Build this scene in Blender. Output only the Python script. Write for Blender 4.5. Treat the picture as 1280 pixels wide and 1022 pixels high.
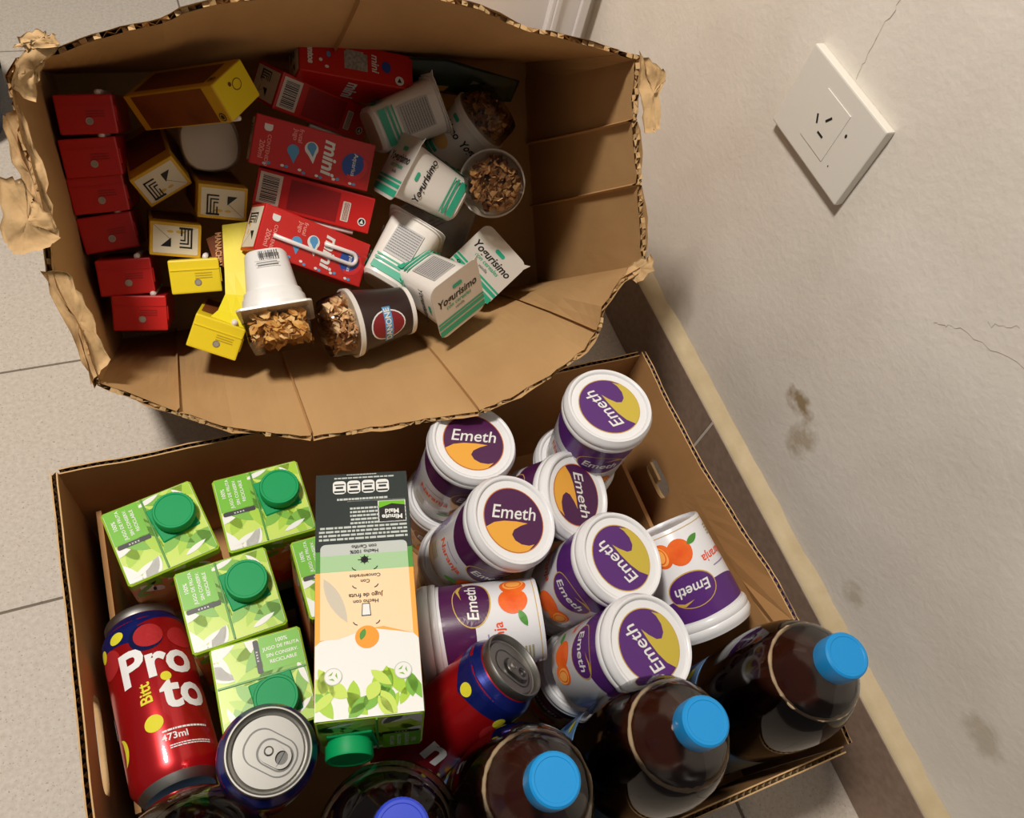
import bpy, bmesh, math, random
from mathutils import Vector, Matrix, Quaternion
S=bpy.context.scene
for o in list(bpy.data.objects): bpy.data.objects.remove(o)
V=Vector; PI=math.pi
# ---------------- camera
cd=bpy.data.cameras.new('camera'); cam=bpy.data.objects.new('camera',cd); S.collection.objects.link(cam)
cd.sensor_fit='HORIZONTAL'; cd.sensor_width=36; cd.lens=36*1000/1280; cd.clip_start=.02
cam.matrix_world=Matrix(((0.918766,0.199358,-0.340771,0),(-0.341729,0.833822,-0.433547,0),(0.197711,0.514779,0.834214,.87),(0,0,0,1)))
S.camera=cam
# ---------------- ambient room light, ceiling lamp, exposure
w=bpy.data.worlds.new('room'); S.world=w; w.use_nodes=True
bg=w.node_tree.nodes['Background']; bg.inputs[0].default_value=(1,.965,.93,1); bg.inputs[1].default_value=.095
ld=bpy.data.lights.new('ceiling_lamp_light','AREA'); ld.shape='DISK'; ld.size=.26; ld.energy=37.5; ld.color=(1,.935,.86)
lo=bpy.data.objects.new('ceiling_lamp_light',ld); S.collection.objects.link(lo); lo.location=(-.42,.5,2.05); lo.rotation_euler=(0,-.12,0)
S.view_settings.view_transform='Standard'; S.view_settings.look='None'; S.view_settings.gamma=1; S.view_settings.use_curve_mapping=False
S.view_settings.exposure=0.0
# ---------------- materials
def lin(c): return tuple((v/12.92 if v<=.04045 else ((v+.055)/1.055)**2.4) for v in (x/255 for x in c))
MC={}
def mat(name,rgb,rough=.5,metal=0,spec=.5,noise=0,scale=40,bump=0,bscale=200,coat=0,rgb2=None,stretch=None):
    if name in MC: return MC[name]
    m=bpy.data.materials.new(name); m.use_nodes=True; n=m.node_tree.nodes; l=m.node_tree.links; b=n['Principled BSDF']
    c=lin(rgb); b.inputs['Base Color'].default_value=(*c,1); b.inputs['Roughness'].default_value=rough; b.inputs['Metallic'].default_value=metal
    b.inputs['Specular IOR Level'].default_value=spec; b.inputs['Coat Weight'].default_value=coat
    if noise or bump:
        tc=n.new('ShaderNodeTexCoord'); mp=n.new('ShaderNodeMapping'); l.new(tc.outputs['Object'],mp.inputs[0])
        if stretch: mp.inputs['Scale'].default_value=stretch
    if noise:
        t=n.new('ShaderNodeTexNoise'); t.inputs['Scale'].default_value=scale; t.inputs['Detail'].default_value=6; l.new(mp.outputs[0],t.inputs['Vector'])
        r=n.new('ShaderNodeValToRGB'); l.new(t.outputs['Fac'],r.inputs[0])
        c2=lin(rgb2) if rgb2 else tuple(v*(1-noise) for v in c)
        r.color_ramp.elements[0].position=.33; r.color_ramp.elements[0].color=(*c2,1); r.color_ramp.elements[1].position=.66; r.color_ramp.elements[1].color=(*c,1)
        l.new(r.outputs[0],b.inputs['Base Color'])
    if bump:
        t2=n.new('ShaderNodeTexNoise'); t2.inputs['Scale'].default_value=bscale; t2.inputs['Detail'].default_value=5; l.new(mp.outputs[0],t2.inputs['Vector'])
        bm=n.new('ShaderNodeBump'); bm.inputs['Strength'].default_value=bump; bm.inputs['Distance'].default_value=.002; l.new(t2.outputs['Fac'],bm.inputs['Height']); l.new(bm.outputs[0],b.inputs['Normal'])
    MC[name]=m; return m
def clear(name,tint=(255,255,255),ior=1.35,mixmax=.55):
    if name in MC: return MC[name]
    m=bpy.data.materials.new(name); m.use_nodes=True; n=m.node_tree.nodes; l=m.node_tree.links; n.clear()
    o=n.new('ShaderNodeOutputMaterial'); mx=n.new('ShaderNodeMixShader'); t=n.new('ShaderNodeBsdfTransparent'); g=n.new('ShaderNodeBsdfGlossy'); f=n.new('ShaderNodeFresnel')
    t.inputs[0].default_value=(*lin(tint),1); g.inputs['Roughness'].default_value=.06; f.inputs[0].default_value=ior
    l.new(f.outputs[0],mx.inputs[0]); l.new(t.outputs[0],mx.inputs[1]); l.new(g.outputs[0],mx.inputs[2]); l.new(mx.outputs[0],o.inputs[0]); MC[name]=m; return m
# ---------------- mesh helpers
def link(o,parent=None):
    S.collection.objects.link(o)
    if parent is not None: o.parent=parent
    return o
def meshd(name,vs,fs,mats,smooth=False,mi=None):
    me=bpy.data.meshes.new(name); me.from_pydata([tuple(v) for v in vs],[],[tuple(f) for f in fs])
    for m in (mats if isinstance(mats,(list,tuple)) else [mats]): me.materials.append(m)
    if mi: me.polygons.foreach_set('material_index',mi)
    if smooth: me.polygons.foreach_set('use_smooth',[True]*len(me.polygons))
    me.update(); return me
def mk(name,vs,fs,m,parent=None,smooth=False,mi=None): return link(bpy.data.objects.new(name,meshd(name,vs,fs,m,smooth,mi)),parent)
def frombm(name,bm,m,parent=None,smooth=False):
    me=bpy.data.meshes.new(name); bm.to_mesh(me); bm.free()
    for x in (m if isinstance(m,(list,tuple)) else [m]): me.materials.append(x)
    if smooth: me.polygons.foreach_set('use_smooth',[True]*len(me.polygons))
    return link(bpy.data.objects.new(name,me),parent)
def props(o,label=None,cat=None,group=None,kind=None):
    for k,v in (('label',label),('category',cat),('group',group),('kind',kind)):
        if v: o[k]=v
    return o
def thing(name,label,cat,pl=None,group=None):
    o=bpy.data.objects.new(name,None); o.empty_display_size=.01; link(o); props(o,label,cat,group)
    if pl: setpl(o,pl)
    return o
def setpl(o,pl):
    o.rotation_mode='QUATERNION'; o.rotation_quaternion=Quaternion(pl[0]); o.location=pl[1]
def copytree(o,parent=None):
    c=o.copy(); S.collection.objects.link(c); c.parent=parent
    for k in list(c.keys()):
        if k in('label',) and parent is None: del c[k]
    for ch in list(o.children): copytree(ch,c)
    return c
def inst(proto,pl,label,cat,group=None):
    o=proto if not proto.get('used') else copytree(proto)
    o['used']=1; props(o,label,cat,group); setpl(o,pl); return o
def boxbm(x0,x1,y0,y1,z0,z1,bev=0,seg=2,bm=None):
    b2=bmesh.new(); r=bmesh.ops.create_cube(b2,size=1)
    for v in b2.verts: v.co=V(((x0+x1)/2+v.co.x*(x1-x0),(y0+y1)/2+v.co.y*(y1-y0),(z0+z1)/2+v.co.z*(z1-z0)))
    if bev: bmesh.ops.bevel(b2,geom=list(b2.edges),offset=bev,segments=seg,affect='EDGES',profile=.6)
    if bm is None: return b2
    me=bpy.data.meshes.new('t'); b2.to_mesh(me); b2.free(); bm.from_mesh(me); bpy.data.meshes.remove(me); return bm
def box(name,x0,x1,y0,y1,z0,z1,m,parent=None,bev=0,seg=2): return frombm(name,boxbm(x0,x1,y0,y1,z0,z1,bev,seg),m,parent)
def lathe(prof,n=48,sq=0):
    """profile of (r,z); sq>0 squares the section off (superellipse)"""
    vs=[];fs=[]
    for r,z in prof:
        for i in range(n):
            a=2*PI*i/n; k=1
            if sq:
                p=2+sq; k=1/((abs(math.cos(a))**p+abs(math.sin(a))**p)**(1/p))
            vs.append((r*k*math.cos(a),r*k*math.sin(a),z))
    for j in range(len(prof)-1):
        for i in range(n):
            a=j*n+i;b=j*n+(i+1)%n; fs.append((a,b,b+n,a+n))
    if prof[0][0]<.9 and prof[0][0]>0: fs.append(tuple(range(n-1,-1,-1)))
    fs.append(tuple((len(prof)-1)*n+i for i in range(n)))
    return vs,fs
def lat(name,prof,m,parent=None,n=48,smooth=True,sq=0,auto=35):
    vs,fs=lathe(prof,n,sq); o=mk(name,vs,fs,m,parent,smooth)
    if smooth: sharp(o.data,auto)
    return o
def sharp(me,deg):
    bm=bmesh.new(); bm.from_mesh(me)
    for e in bm.edges:
        if len(e.link_faces)==2 and e.calc_face_angle(0)>math.radians(deg): e.smooth=False
    bm.to_mesh(me); bm.free()
def tube(name,pts,r,m,parent=None,n=8):
    vs=[];fs=[];pts=[V(p) for p in pts]
    for i,p in enumerate(pts):
        t=(pts[min(i+1,len(pts)-1)]-pts[max(i-1,0)]).normalized(); a=t.orthogonal().normalized() if i==0 else (a-t*a.dot(t)).normalized(); b=t.cross(a)
        for k in range(n): vs.append(p+(a*math.cos(2*PI*k/n)+b*math.sin(2*PI*k/n))*r)
    for i in range(len(pts)-1):
        for k in range(n): fs.append((i*n+k,i*n+(k+1)%n,(i+1)*n+(k+1)%n,(i+1)*n+k))
    fs.append(tuple(range(n-1,-1,-1))); fs.append(tuple((len(pts)-1)*n+k for k in range(n)))
    return mk(name,vs,fs,m,parent,True)
# ---------------- flat print mapped on surfaces
def flat(o,U,W):
    o=V(o);U=V(U);W=V(W);n=U.cross(W); return lambda u,v,h:o+U*u+W*v+n*h
def wrap(rf,th0=0):
    r0=rf(.05); return lambda u,v,h:V(((rf(v)+h)*math.cos(th0+u/r0),(rf(v)+h)*math.sin(th0+u/r0),v))
def flatten(bm,fm,h,seg):
    bmesh.ops.triangulate(bm,faces=bm.faces[:],ngon_method='EAR_CLIP')
    if seg:
        for _ in range(5):
            es=[e for e in bm.edges if e.calc_length()>seg]
            if not es: break
            bmesh.ops.subdivide_edges(bm,edges=es,cuts=1,use_grid_fill=False); bmesh.ops.triangulate(bm,faces=[f for f in bm.faces if len(f.verts)>3])
    for v in bm.verts: v.co=fm(v.co.x,v.co.y,h)
def decal(name,parent,polys,m,fm,h=.00025,seg=None):
    bm=bmesh.new()
    for p in polys:
        try: f=bm.faces.new([bm.verts.new((x,y,0)) for x,y in p])
        except ValueError: continue
        f.normal_update()
        if f.normal.z<0: f.normal_flip()
    n=len(polys);flatten(bm,fm,h,seg);o=frombm(name,bm,m,parent)
    if n>1: o['kind']='stuff'
    return o
def decals(name,parent,polys,m,fm,h=.00025,seg=None):
    for p in polys: decal(name,parent,[p],m,fm,h,seg)
TC={}
def tmesh(s,off=0):
    k=(s,off)
    if k not in TC:
        c=bpy.data.curves.new('t','FONT'); c.body=s; c.size=1; c.align_x='CENTER'; c.align_y='CENTER'; c.resolution_u=3; c.offset=off
        o=bpy.data.objects.new('t',c); S.collection.objects.link(o); dg=bpy.context.evaluated_depsgraph_get(); dg.update()
        me=bpy.data.meshes.new_from_object(o.evaluated_get(dg)); TC[k]=([v.co.copy() for v in me.vertices],[tuple(p.vertices) for p in me.polygons])
        bpy.data.objects.remove(o); bpy.data.meshes.remove(me); bpy.data.curves.remove(c)
    return TC[k]
def text(name,parent,items,m,fm,h=.0004,seg=None):
    """items: (string,u,v,size,rot_deg,shear,xscale,bold)"""
    bm=bmesh.new()
    for it in items:
        s,u,v,sz=it[:4]; rot=math.radians(it[4] if len(it)>4 else 0); sh=it[5] if len(it)>5 else 0; xs=it[6] if len(it)>6 else 1; bo=it[7] if len(it)>7 else .012
        vs,fs=tmesh(s,bo); vv=[]
        for c in vs:
            x=(c.x+c.y*sh)*sz*xs; y=c.y*sz; vv.append(bm.verts.new((u+x*math.cos(rot)-y*math.sin(rot),v+x*math.sin(rot)+y*math.cos(rot),0)))
        for f in fs:
            try: bm.faces.new([vv[i] for i in f])
            except ValueError: pass
    flatten(bm,fm,h,seg); return props(frombm(name,bm,m,parent),kind='stuff')
def ell(cx,cy,rx,ry=None,n=24,rot=0,a0=0,a1=2*PI):
    ry=rx if ry is None else ry; full=abs(a1-a0-2*PI)<1e-6; k=n if full else n+1; c,s=math.cos(rot),math.sin(rot); out=[]
    for i in range(k):
        a=a0+(a1-a0)*i/n; x=rx*math.cos(a);y=ry*math.sin(a); out.append((cx+x*c-y*s,cy+x*s+y*c))
    return out
def ring(cx,cy,rx,ry,t,n=28,rot=0,a0=0,a1=2*PI):
    o=ell(cx,cy,rx,ry,n,rot,a0,a1); i=ell(cx,cy,rx-t,ry-t,n,rot,a0,a1); out=[]
    N=len(o); full=abs(a1-a0-2*PI)<1e-6
    for k in range(N if full else N-1): out.append([o[k],o[(k+1)%N],i[(k+1)%N],i[k]])
    return out
def rect(x0,x1,y0,y1): return [(x0,y0),(x1,y0),(x1,y1),(x0,y1)]
def rrect(x0,x1,y0,y1,r,n=4):
    o=[]
    for cx,cy,a in((x1-r,y1-r,0),(x0+r,y1-r,90),(x0+r,y0+r,180),(x1-r,y0+r,270)):
        for i in range(n+1):
            t=math.radians(a+90*i/n); o.append((cx+r*math.cos(t),cy+r*math.sin(t)))
    return o
def leaf(cx,cy,L,W,deg,n=7):
    p=[];a=math.radians(deg)
    for i in range(n+1): t=i/n; p.append((t-.5,math.sin(PI*t)**.8*.5*(1-.25*t)))
    for i in range(n-1,0,-1): t=i/n; p.append((t-.5,-math.sin(PI*t)**.8*.5*(1-.1*t)))
    return [(cx+x*L*math.cos(a)-y*W*math.sin(a),cy+x*L*math.sin(a)+y*W*math.cos(a)) for x,y in p]
def clip(poly,x0,x1,y0,y1):
    def cl(p,ax,val,sgn):
        o=[]
        for i in range(len(p)):
            a=p[i-1];b=p[i];ia=(a[ax]-val)*sgn>=0;ib=(b[ax]-val)*sgn>=0
            if ia!=ib: t=(val-a[ax])/(b[ax]-a[ax]); o.append((a[0]+(b[0]-a[0])*t,a[1]+(b[1]-a[1])*t))
            if ib:o.append(b)
        return o
    for ax,val,s in((0,x0,1),(0,x1,-1),(1,y0,1),(1,y1,-1)):
        if poly: poly=cl(poly,ax,val,s)
    return poly
def lines(x0,x1,y0,y1,rows,rng,fill=.55,rot=False,gap=.12):
    """rows of small word-like dashes: print too fine to read"""
    out=[];dy=(y1-y0)/rows
    for r in range(rows):
        x=x0;yy=y0+dy*(r+.5)
        while x<x1-1e-6:
            wl=rng.uniform(.03,.1)*(x1-x0); e=min(x+wl,x1); q=rect(x,e,yy-dy*fill/2,yy+dy*fill/2)
            out.append([(b,a) for a,b in q] if rot else q); x=e+gap*.1*(x1-x0)
    return out
# ---------------- placements: quaternion and position in metres
PL={
 'P1':([0.5877, -0.0167, -0.0079, -0.8089],[0.3361, 0.2911, 0.165]),
 'P2':([0.7115, -0.0393, 0.0477, -0.7],[0.2049, 0.3143, 0.1158]),
 'P3':([0.5668, -0.0769, 0.1335, -0.8093],[0.1913, 0.234, 0.1421]),
 'P4':([0.1351, 0.2357, -0.1332, 0.9531],[0.2539, 0.2711, 0.1247]),
 'P5':([0.1938, -0.1097, 0.0755, -0.972],[0.2732, 0.1718, 0.1445]),
 'P6':([0.1642, 0.1178, -0.0469, 0.9782],[0.2639, 0.0975, 0.152]),
 'P7':([0.6324, -0.208, -0.7444, 0.0522],[0.2272, 0.1446, 0.1884]),
 'P8':([0.242, 0.4634, -0.6619, 0.5372],[0.3761, 0.1913, 0.1927]),
 'L1':([0.3528, 0.0, 0.0, -0.9357],[0.3326, 0.2925, 0.063]),
 'L2':([0.4752, 0.0, 0.0, -0.8799],[0.206, 0.3141, 0.007]),
 'L3':([0.4288, 0.0, 0.0, -0.9034],[0.1982, 0.2429, 0.007]),
 'L5':([0.2784, 0.0, 0.0, -0.9605],[0.2846, 0.1801, 0.007]),
 'L6':([0.1761, 0.0, 0.0, -0.9844],[0.2767, 0.1023, 0.007]),
 'A3':([0.8973, 0.408, 0.059, -0.1581],[0.141, 0.625, 0.2969]),
 'A4':([0.8863, 0.4177, -0.0053, -0.2],[0.1356, 0.6, 0.2576]),
 'A5':([0.9048, 0.3287, 0.2179, -0.1606],[0.1251, 0.5537, 0.2418]),
 'A2':([0.8092, 0.5078, 0.2776, -0.101],[0.1688, 0.6936, 0.2925]),
 'A1':([0.9647, 0.237, 0.0907, -0.0706],[0.2028, 0.6977, 0.3429]),
 'R1':([0.9037, 0.4262, -0.0247, -0.0336],[-0.056, 0.687, 0.3114]),
 'R2':([0.9053, 0.4232, -0.0306, -0.0214],[-0.0608, 0.6629, 0.2819]),
 'R3':([0.9112, 0.4111, -0.0241, -0.0114],[-0.0626, 0.6454, 0.2522]),
 'R4':([0.9208, 0.3888, -0.0285, 0.0141],[-0.0626, 0.6253, 0.22]),
 'R5':([0.923, 0.3833, -0.0084, -0.0335],[-0.0553, 0.5798, 0.2045]),
 'R6':([0.9244, 0.3733, 0.0026, -0.0781],[-0.05, 0.5518, 0.1808]),
 'Y1':([0.8048, 0.5501, -0.1152, 0.1911],[-0.0044, 0.6429, 0.2623]),
 'Y2':([0.8761, 0.4682, 0.0729, -0.0885],[0.0479, 0.6153, 0.2537]),
 'Y3':([0.8982, 0.4252, 0.0582, -0.0954],[-0.0027, 0.5931, 0.2333]),
 'Y4':([0.925, 0.3773, -0.0164, -0.0417],[0.0079, 0.5578, 0.2176]),
 'Y5':([0.8831, 0.3957, 0.0417, -0.2486],[0.0143, 0.4864, 0.2097]),
 'Y6':([0.7956, 0.4526, 0.1974, 0.3511],[0.0751, 0.6394, 0.3652]),
 'G7':([0.7933, 0.4031, 0.0704, -0.4509],[0.3326, 0.5895, 0.1447]),
 'G6':([0.7885, 0.5654, 0.0979, 0.2211],[0.2238, 0.5352, 0.2021]),
 'G5':([0.7791, -0.5044, 0.2712, -0.255],[0.1895, 0.528, 0.1966]),
 'G1':([0.1878, 0.5703, 0.2969, 0.7425],[0.2094, 0.6598, 0.2874]),
 'G2':([0.7124, 0.1398, -0.4818, -0.4906],[0.2808, 0.5797, 0.2575]),
 'G0':([0.4124, -0.9106, 0.0113, -0.0242],[0.0475, 0.6667, 0.2849]),
 'G4':([0.9049, 0.4093, -0.1062, -0.0485],[0.3332, 0.6233, 0.2376]),
 'G3':([0.9354, 0.0073, 0.3491, -0.0549],[0.2859, 0.655, 0.2485]),
 'G9':([0.6635, 0.3574, -0.5839, -0.3019],[0.2073, 0.4906, 0.1982]),
 'G8':([0.5673, 0.8211, -0.059, 0.0229],[0.0752, 0.5476, 0.2459]),
 'T1':([0.995, 0.0, 0.0, 0.0994],[-0.0623, 0.3032, 0.006]),
 'T2':([0.9998, 0.0, 0.0, 0.0175],[0.0223, 0.3052, 0.006]),
 'T3':([0.9995, 0.0, 0.0, 0.0317],[-0.0194, 0.2307, 0.006]),
 'T4':([0.7019, 0.0, 0.0, -0.7123],[-0.0079, 0.1574, 0.006]),
 'T5':([0.9999, 0.0, 0.0, 0.0106],[0.073, 0.231, 0.006]),
 'MM':([0.752, 0.6486, -0.0991, -0.0636],[0.1018, 0.2804, 0.2318]),
 'can2':([0.9292, 0.0132, 0.048, -0.3663],[-0.0249, 0.1046, 0.1288]),
 'can3':([0.8697, -0.2124, 0.2753, -0.3502],[0.0793, 0.0778, 0.1193]),
 'can1':([0.4591, -0.5352, -0.5812, -0.4062],[-0.08, 0.1021, 0.1788]),
 'B4':([1.0, 0.0, 0.0, 0.0],[0.3848, 0.0197, 0.006]),
 'B3':([1.0, 0.0, 0.0, 0.0],[0.2594, 0.0137, 0.006]),
 'B2':([1.0, 0.0, 0.0, 0.0],[0.1479, 0.0144, 0.006]),
 'B1':([1.0, 0.0, 0.0, 0.0],[0.0509, 0.0204, 0.006]),
 'B0':([1.0, 0.0, 0.0, 0.0],[-0.0697, 0.0456, 0.006]),
}
LID={'P1': -142.8, 'P2': 74.1, 'P3': 96.5, 'P4': 104.7, 'P5': -82.0, 'P6': -49.6, 'P7': 115.0, 'P8': -117.4, 'L1': 138.7, 'L2': -81.1, 'L3': -17.8, 'L5': 57.9, 'L6': 127.3}
RIM=[(-0.1651, 0.3192), (-0.1375, 0.324), (-0.1115, 0.3316), (-0.0915, 0.3359), (-0.063, 0.3404), (-0.0478, 0.3461), (-0.0272, 0.3505), (0.0137, 0.3542), (0.0854, 0.3547), (0.1411, 0.3491), (0.179, 0.339), (0.2013, 0.3281), (0.2178, 0.3208), (0.2382, 0.3168), (0.2602, 0.3102), (0.2992, 0.2989), (0.3159, 0.2929), (0.3146, 0.2674), (0.3133, 0.2413), (0.315, 0.2142), (0.3168, 0.1864), (0.3184, 0.147), (0.3201, 0.1113), (0.2957, 0.1), (0.2765, 0.0773), (0.2708, 0.0548), (0.2563, 0.0371), (0.2199, 0.0171), (0.1792, 0.0004), (0.1472, -0.0088), (0.1051, -0.0081), (0.0714, -0.0078), (0.0275, -0.0072), (-0.0081, -0.0064), (-0.0383, 0.0014), (-0.0737, 0.013), (-0.1155, 0.0351), (-0.1433, 0.0542), (-0.1705, 0.0706), (-0.1712, 0.0934), (-0.1727, 0.1171), (-0.1794, 0.1376), (-0.1833, 0.1636), (-0.1792, 0.191), (-0.1759, 0.2324), (-0.1776, 0.2612), (-0.1773, 0.2888), (-0.1755, 0.3076)]
TEAR1=[(-0.1934, 0.2392, -0.012), (-0.1804, 0.238, -0.012), (-0.1755, 0.2215, -0.012), (-0.1655, 0.2088, -0.012), (-0.1661, 0.191, -0.012), (-0.1806, 0.1842, -0.012), (-0.1984, 0.1838, -0.012), (-0.2036, 0.1952, -0.012)]
TEAR2=[(0.3111, 0.295, -0.008), (0.3315, 0.2826, -0.008), (0.3388, 0.2751, -0.008), (0.3312, 0.2621, -0.008), (0.3286, 0.2314, -0.008), (0.3156, 0.2291, -0.008), (0.3118, 0.2608, -0.008)]
TEAR3=[(-0.1624, 0.3246, -0.008), (-0.1536, 0.3345, -0.008), (-0.142, 0.3354, -0.008), (-0.1349, 0.3304, -0.008), (-0.1342, 0.3252, -0.008), (-0.1517, 0.322, -0.008)]
BOXN=[0.0824, 0.3535, 0.225];BOXX=[0.9902, -0.1051, 0.0914];BOXV=[0.0, 0.6564, 0.7544];BOXA=[0.1393, 0.7471, -0.65]
# ---------------- the room
M_wall=mat('wall_paint',(214,204,186),.75,spec=.25)
def wallmat():
    n=M_wall.node_tree.nodes;l=M_wall.node_tree.links;b=n['Principled BSDF']
    tc=n.new('ShaderNodeTexCoord')
    t=n.new('ShaderNodeTexNoise');t.inputs['Scale'].default_value=5;t.inputs['Detail'].default_value=5;l.new(tc.outputs['Object'],t.inputs['Vector'])
    r=n.new('ShaderNodeValToRGB');r.color_ramp.elements[0].color=(*lin((220,211,198)),1);r.color_ramp.elements[1].color=(*lin((240,233,222)),1);r.color_ramp.elements[0].position=.3;r.color_ramp.elements[1].position=.7;l.new(t.outputs['Fac'],r.inputs[0])
    col=r.outputs[0]
    sn=n.new('ShaderNodeTexNoise');sn.inputs['Scale'].default_value=70;sn.inputs['Detail'].default_value=8;l.new(tc.outputs['Object'],sn.inputs['Vector'])
    for y,z,ry,rz,amt,c in((.268,.232,.040,.026,.9,(148,124,84)),(.236,.207,.032,.05,.6,(158,136,96)),(.076,.155,.03,.026,.45,(165,145,105)),(-.077,.214,.04,.035,.45,(160,142,106)),(.475,.138,.05,.05,.25,(150,140,110))):  # first four blotches are stains; the last paints the box's soft wall shadow
        mp=n.new('ShaderNodeMapping');mp.vector_type='POINT';mp.inputs['Location'].default_value=(0,-y/ry,-z/rz);mp.inputs['Scale'].default_value=(0,1/ry,1/rz);l.new(tc.outputs['Object'],mp.inputs[0])
        g=n.new('ShaderNodeTexGradient');g.gradient_type='SPHERICAL';l.new(mp.outputs[0],g.inputs[0])
        mu=n.new('ShaderNodeMath');mu.operation='MULTIPLY';l.new(g.outputs['Fac'],mu.inputs[0]);l.new(sn.outputs['Fac'],mu.inputs[1])
        rp=n.new('ShaderNodeValToRGB');rp.color_ramp.elements[0].position=.18;rp.color_ramp.elements[0].color=(0,0,0,1);rp.color_ramp.elements[1].position=.38;rp.color_ramp.elements[1].color=(amt,amt,amt,1);l.new(mu.outputs[0],rp.inputs[0])
        mx=n.new('ShaderNodeMixRGB');mx.inputs[2].default_value=(*lin(c),1);l.new(rp.outputs[0],mx.inputs[0]);l.new(col,mx.inputs[1]);col=mx.outputs[0]
    l.new(col,b.inputs['Base Color'])
    h=n.new('ShaderNodeTexNoise');h.inputs['Scale'].default_value=160;h.inputs['Detail'].default_value=4;l.new(tc.outputs['Object'],h.inputs['Vector'])
    h2=n.new('ShaderNodeTexNoise');h2.inputs['Scale'].default_value=28;h2.inputs['Detail'].default_value=3;l.new(tc.outputs['Object'],h2.inputs['Vector'])
    ad=n.new('ShaderNodeMath');ad.operation='ADD';l.new(h.outputs['Fac'],ad.inputs[0]);l.new(h2.outputs['Fac'],ad.inputs[1])
    bm=n.new('ShaderNodeBump');bm.inputs['Strength'].default_value=.16;bm.inputs['Distance'].default_value=.003;l.new(ad.outputs[0],bm.inputs['Height']);l.new(bm.outputs[0],b.inputs['Normal'])
wallmat()
M_tile=mat('floor_tile',(208,197,183),.62,spec=.35,noise=1,rgb2=(194,182,167),scale=220,bump=.12,bscale=300)
def tilemat():
    n=M_tile.node_tree.nodes;l=M_tile.node_tree.links;b=n['Principled BSDF']
    old=b.inputs['Base Color'].links[0].from_socket
    tc=n.new('ShaderNodeTexCoord');t=n.new('ShaderNodeTexNoise');t.inputs['Scale'].default_value=420;t.inputs['Detail'].default_value=2;l.new(tc.outputs['Object'],t.inputs['Vector'])
    r=n.new('ShaderNodeValToRGB');r.color_ramp.elements[0].position=.30;r.color_ramp.elements[0].color=(1,1,1,1);r.color_ramp.elements[1].position=.37;r.color_ramp.elements[1].color=(0,0,0,1);l.new(t.outputs['Fac'],r.inputs[0])
    mx=n.new('ShaderNodeMixRGB');mx.inputs[2].default_value=(*lin((165,148,128)),1);l.new(r.outputs[0],mx.inputs[0]);l.new(old,mx.inputs[1]);l.new(mx.outputs[0],b.inputs['Base Color'])
tilemat()
M_grout=mat('grout',(120,108,94),.9)
M_bb=mat('skirting_tile',(150,126,108),.55,noise=1,rgb2=(134,112,95),scale=120)
M_cream=mat('cream_mortar',(205,186,150),.8,noise=1,rgb2=(190,170,132),scale=30,bump=.2,bscale=90)
M_wp=mat('white_plastic',(226,221,210),.4)
M_white=mat('white_paint',(234,230,228),.45)
XW=.565
fl=props(box('floor',-1.3,XW,-.6,2.2,-.02,-.0015,M_grout),kind='structure')
tm=boxbm(-.1708,.1708,-.1438,.1438,-.012,0,.0012,2);tme=bpy.data.meshes.new('tile');tm.to_mesh(tme);tm.free();tme.materials.append(M_tile)
for i in range(-5,0):
    for j in range(-3,8):
        o=link(bpy.data.objects.new('tile',tme),fl);o.location=(.422+.344*(i+.5),.35+.29*(j+.5),0)
tm=boxbm(.424,.5495,-.1438,.1438,-.012,0,.0012,2);cme=bpy.data.meshes.new('cut_tile');tm.to_mesh(cme);tm.free();cme.materials.append(M_tile)
for j in range(-3,2):
    o=link(bpy.data.objects.new('tile',cme),fl);o.location=(0,.35+.29*(j+.5),0)
wr=props(box('wall_right',XW,XW+.1,-.6,.865,-.02,1.6,M_wall),kind='structure')
bb=props(box('baseboard_right',.5482,XW,-.6,.86,0,.1055,mat('joint_mortar',(206,196,180),.9)),kind='structure')
tm=boxbm(.5475,.5535,-.1435,.1435,.0005,.105,.0008,1);bme=bpy.data.meshes.new('skirting_tile');tm.to_mesh(bme);tm.free();bme.materials.append(M_bb)
for j in range(-3,2):
    o=link(bpy.data.objects.new('tile',bme),bb);o.location=(0,.322+.29*(j+.5)-.0 if False else .322+.29*(j+.5),0)
# mortar strip sloping from the skirting top to the wall
rng=random.Random(3);vs=[];fs=[]
ys=[-.6+.02*i for i in range(74)]
for y in ys:
    k=rng.uniform(-.0012,.0012); vs+= [(.5482,y,.1045),(.5486+k*.2,y,.1075),(.556,y,.1105+k),(.5652,y,.1185+k*2)]
for i in range(len(ys)-1):
    for k in range(3): a=i*4+k; fs.append((a,a+4,a+5,a+1))
props(mk('trim_1',vs,fs,M_cream,None,True),kind='structure')
def strip(pts,wd):
    vs=[];fs=[];r=random.Random(len(pts))
    P=[]
    for a,b in zip(pts,pts[1:]):
        for i in range(8): t=i/8; P.append((a[0]+(b[0]-a[0])*t+r.uniform(-1,1)*.0018,a[1]+(b[1]-a[1])*t+r.uniform(-1,1)*.0018))
    P.append(pts[-1])
    for i,(y,z) in enumerate(P):
        k=wd*r.uniform(.3,1)
        vs+=[(XW-.0002,y-k,z-k*.5),(XW-.0002,y+k,z+k*.5)]
        if i: fs.append((2*i-2,2*i-1,2*i+1,2*i))
    return vs,fs
M_crack=mat('crack_shadow',(168,152,128),.9)
for pts,wd in(([(.4415,.575),(.44,.533),(.435,.499)],.0004),([(.23,.42),(.21,.436),(.154,.46)],.0003),([(.198,.458),(.18,.477)],.0003)):
    v_,f_=strip(pts,wd); mk('crack',v_,f_,M_crack,wr)
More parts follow.
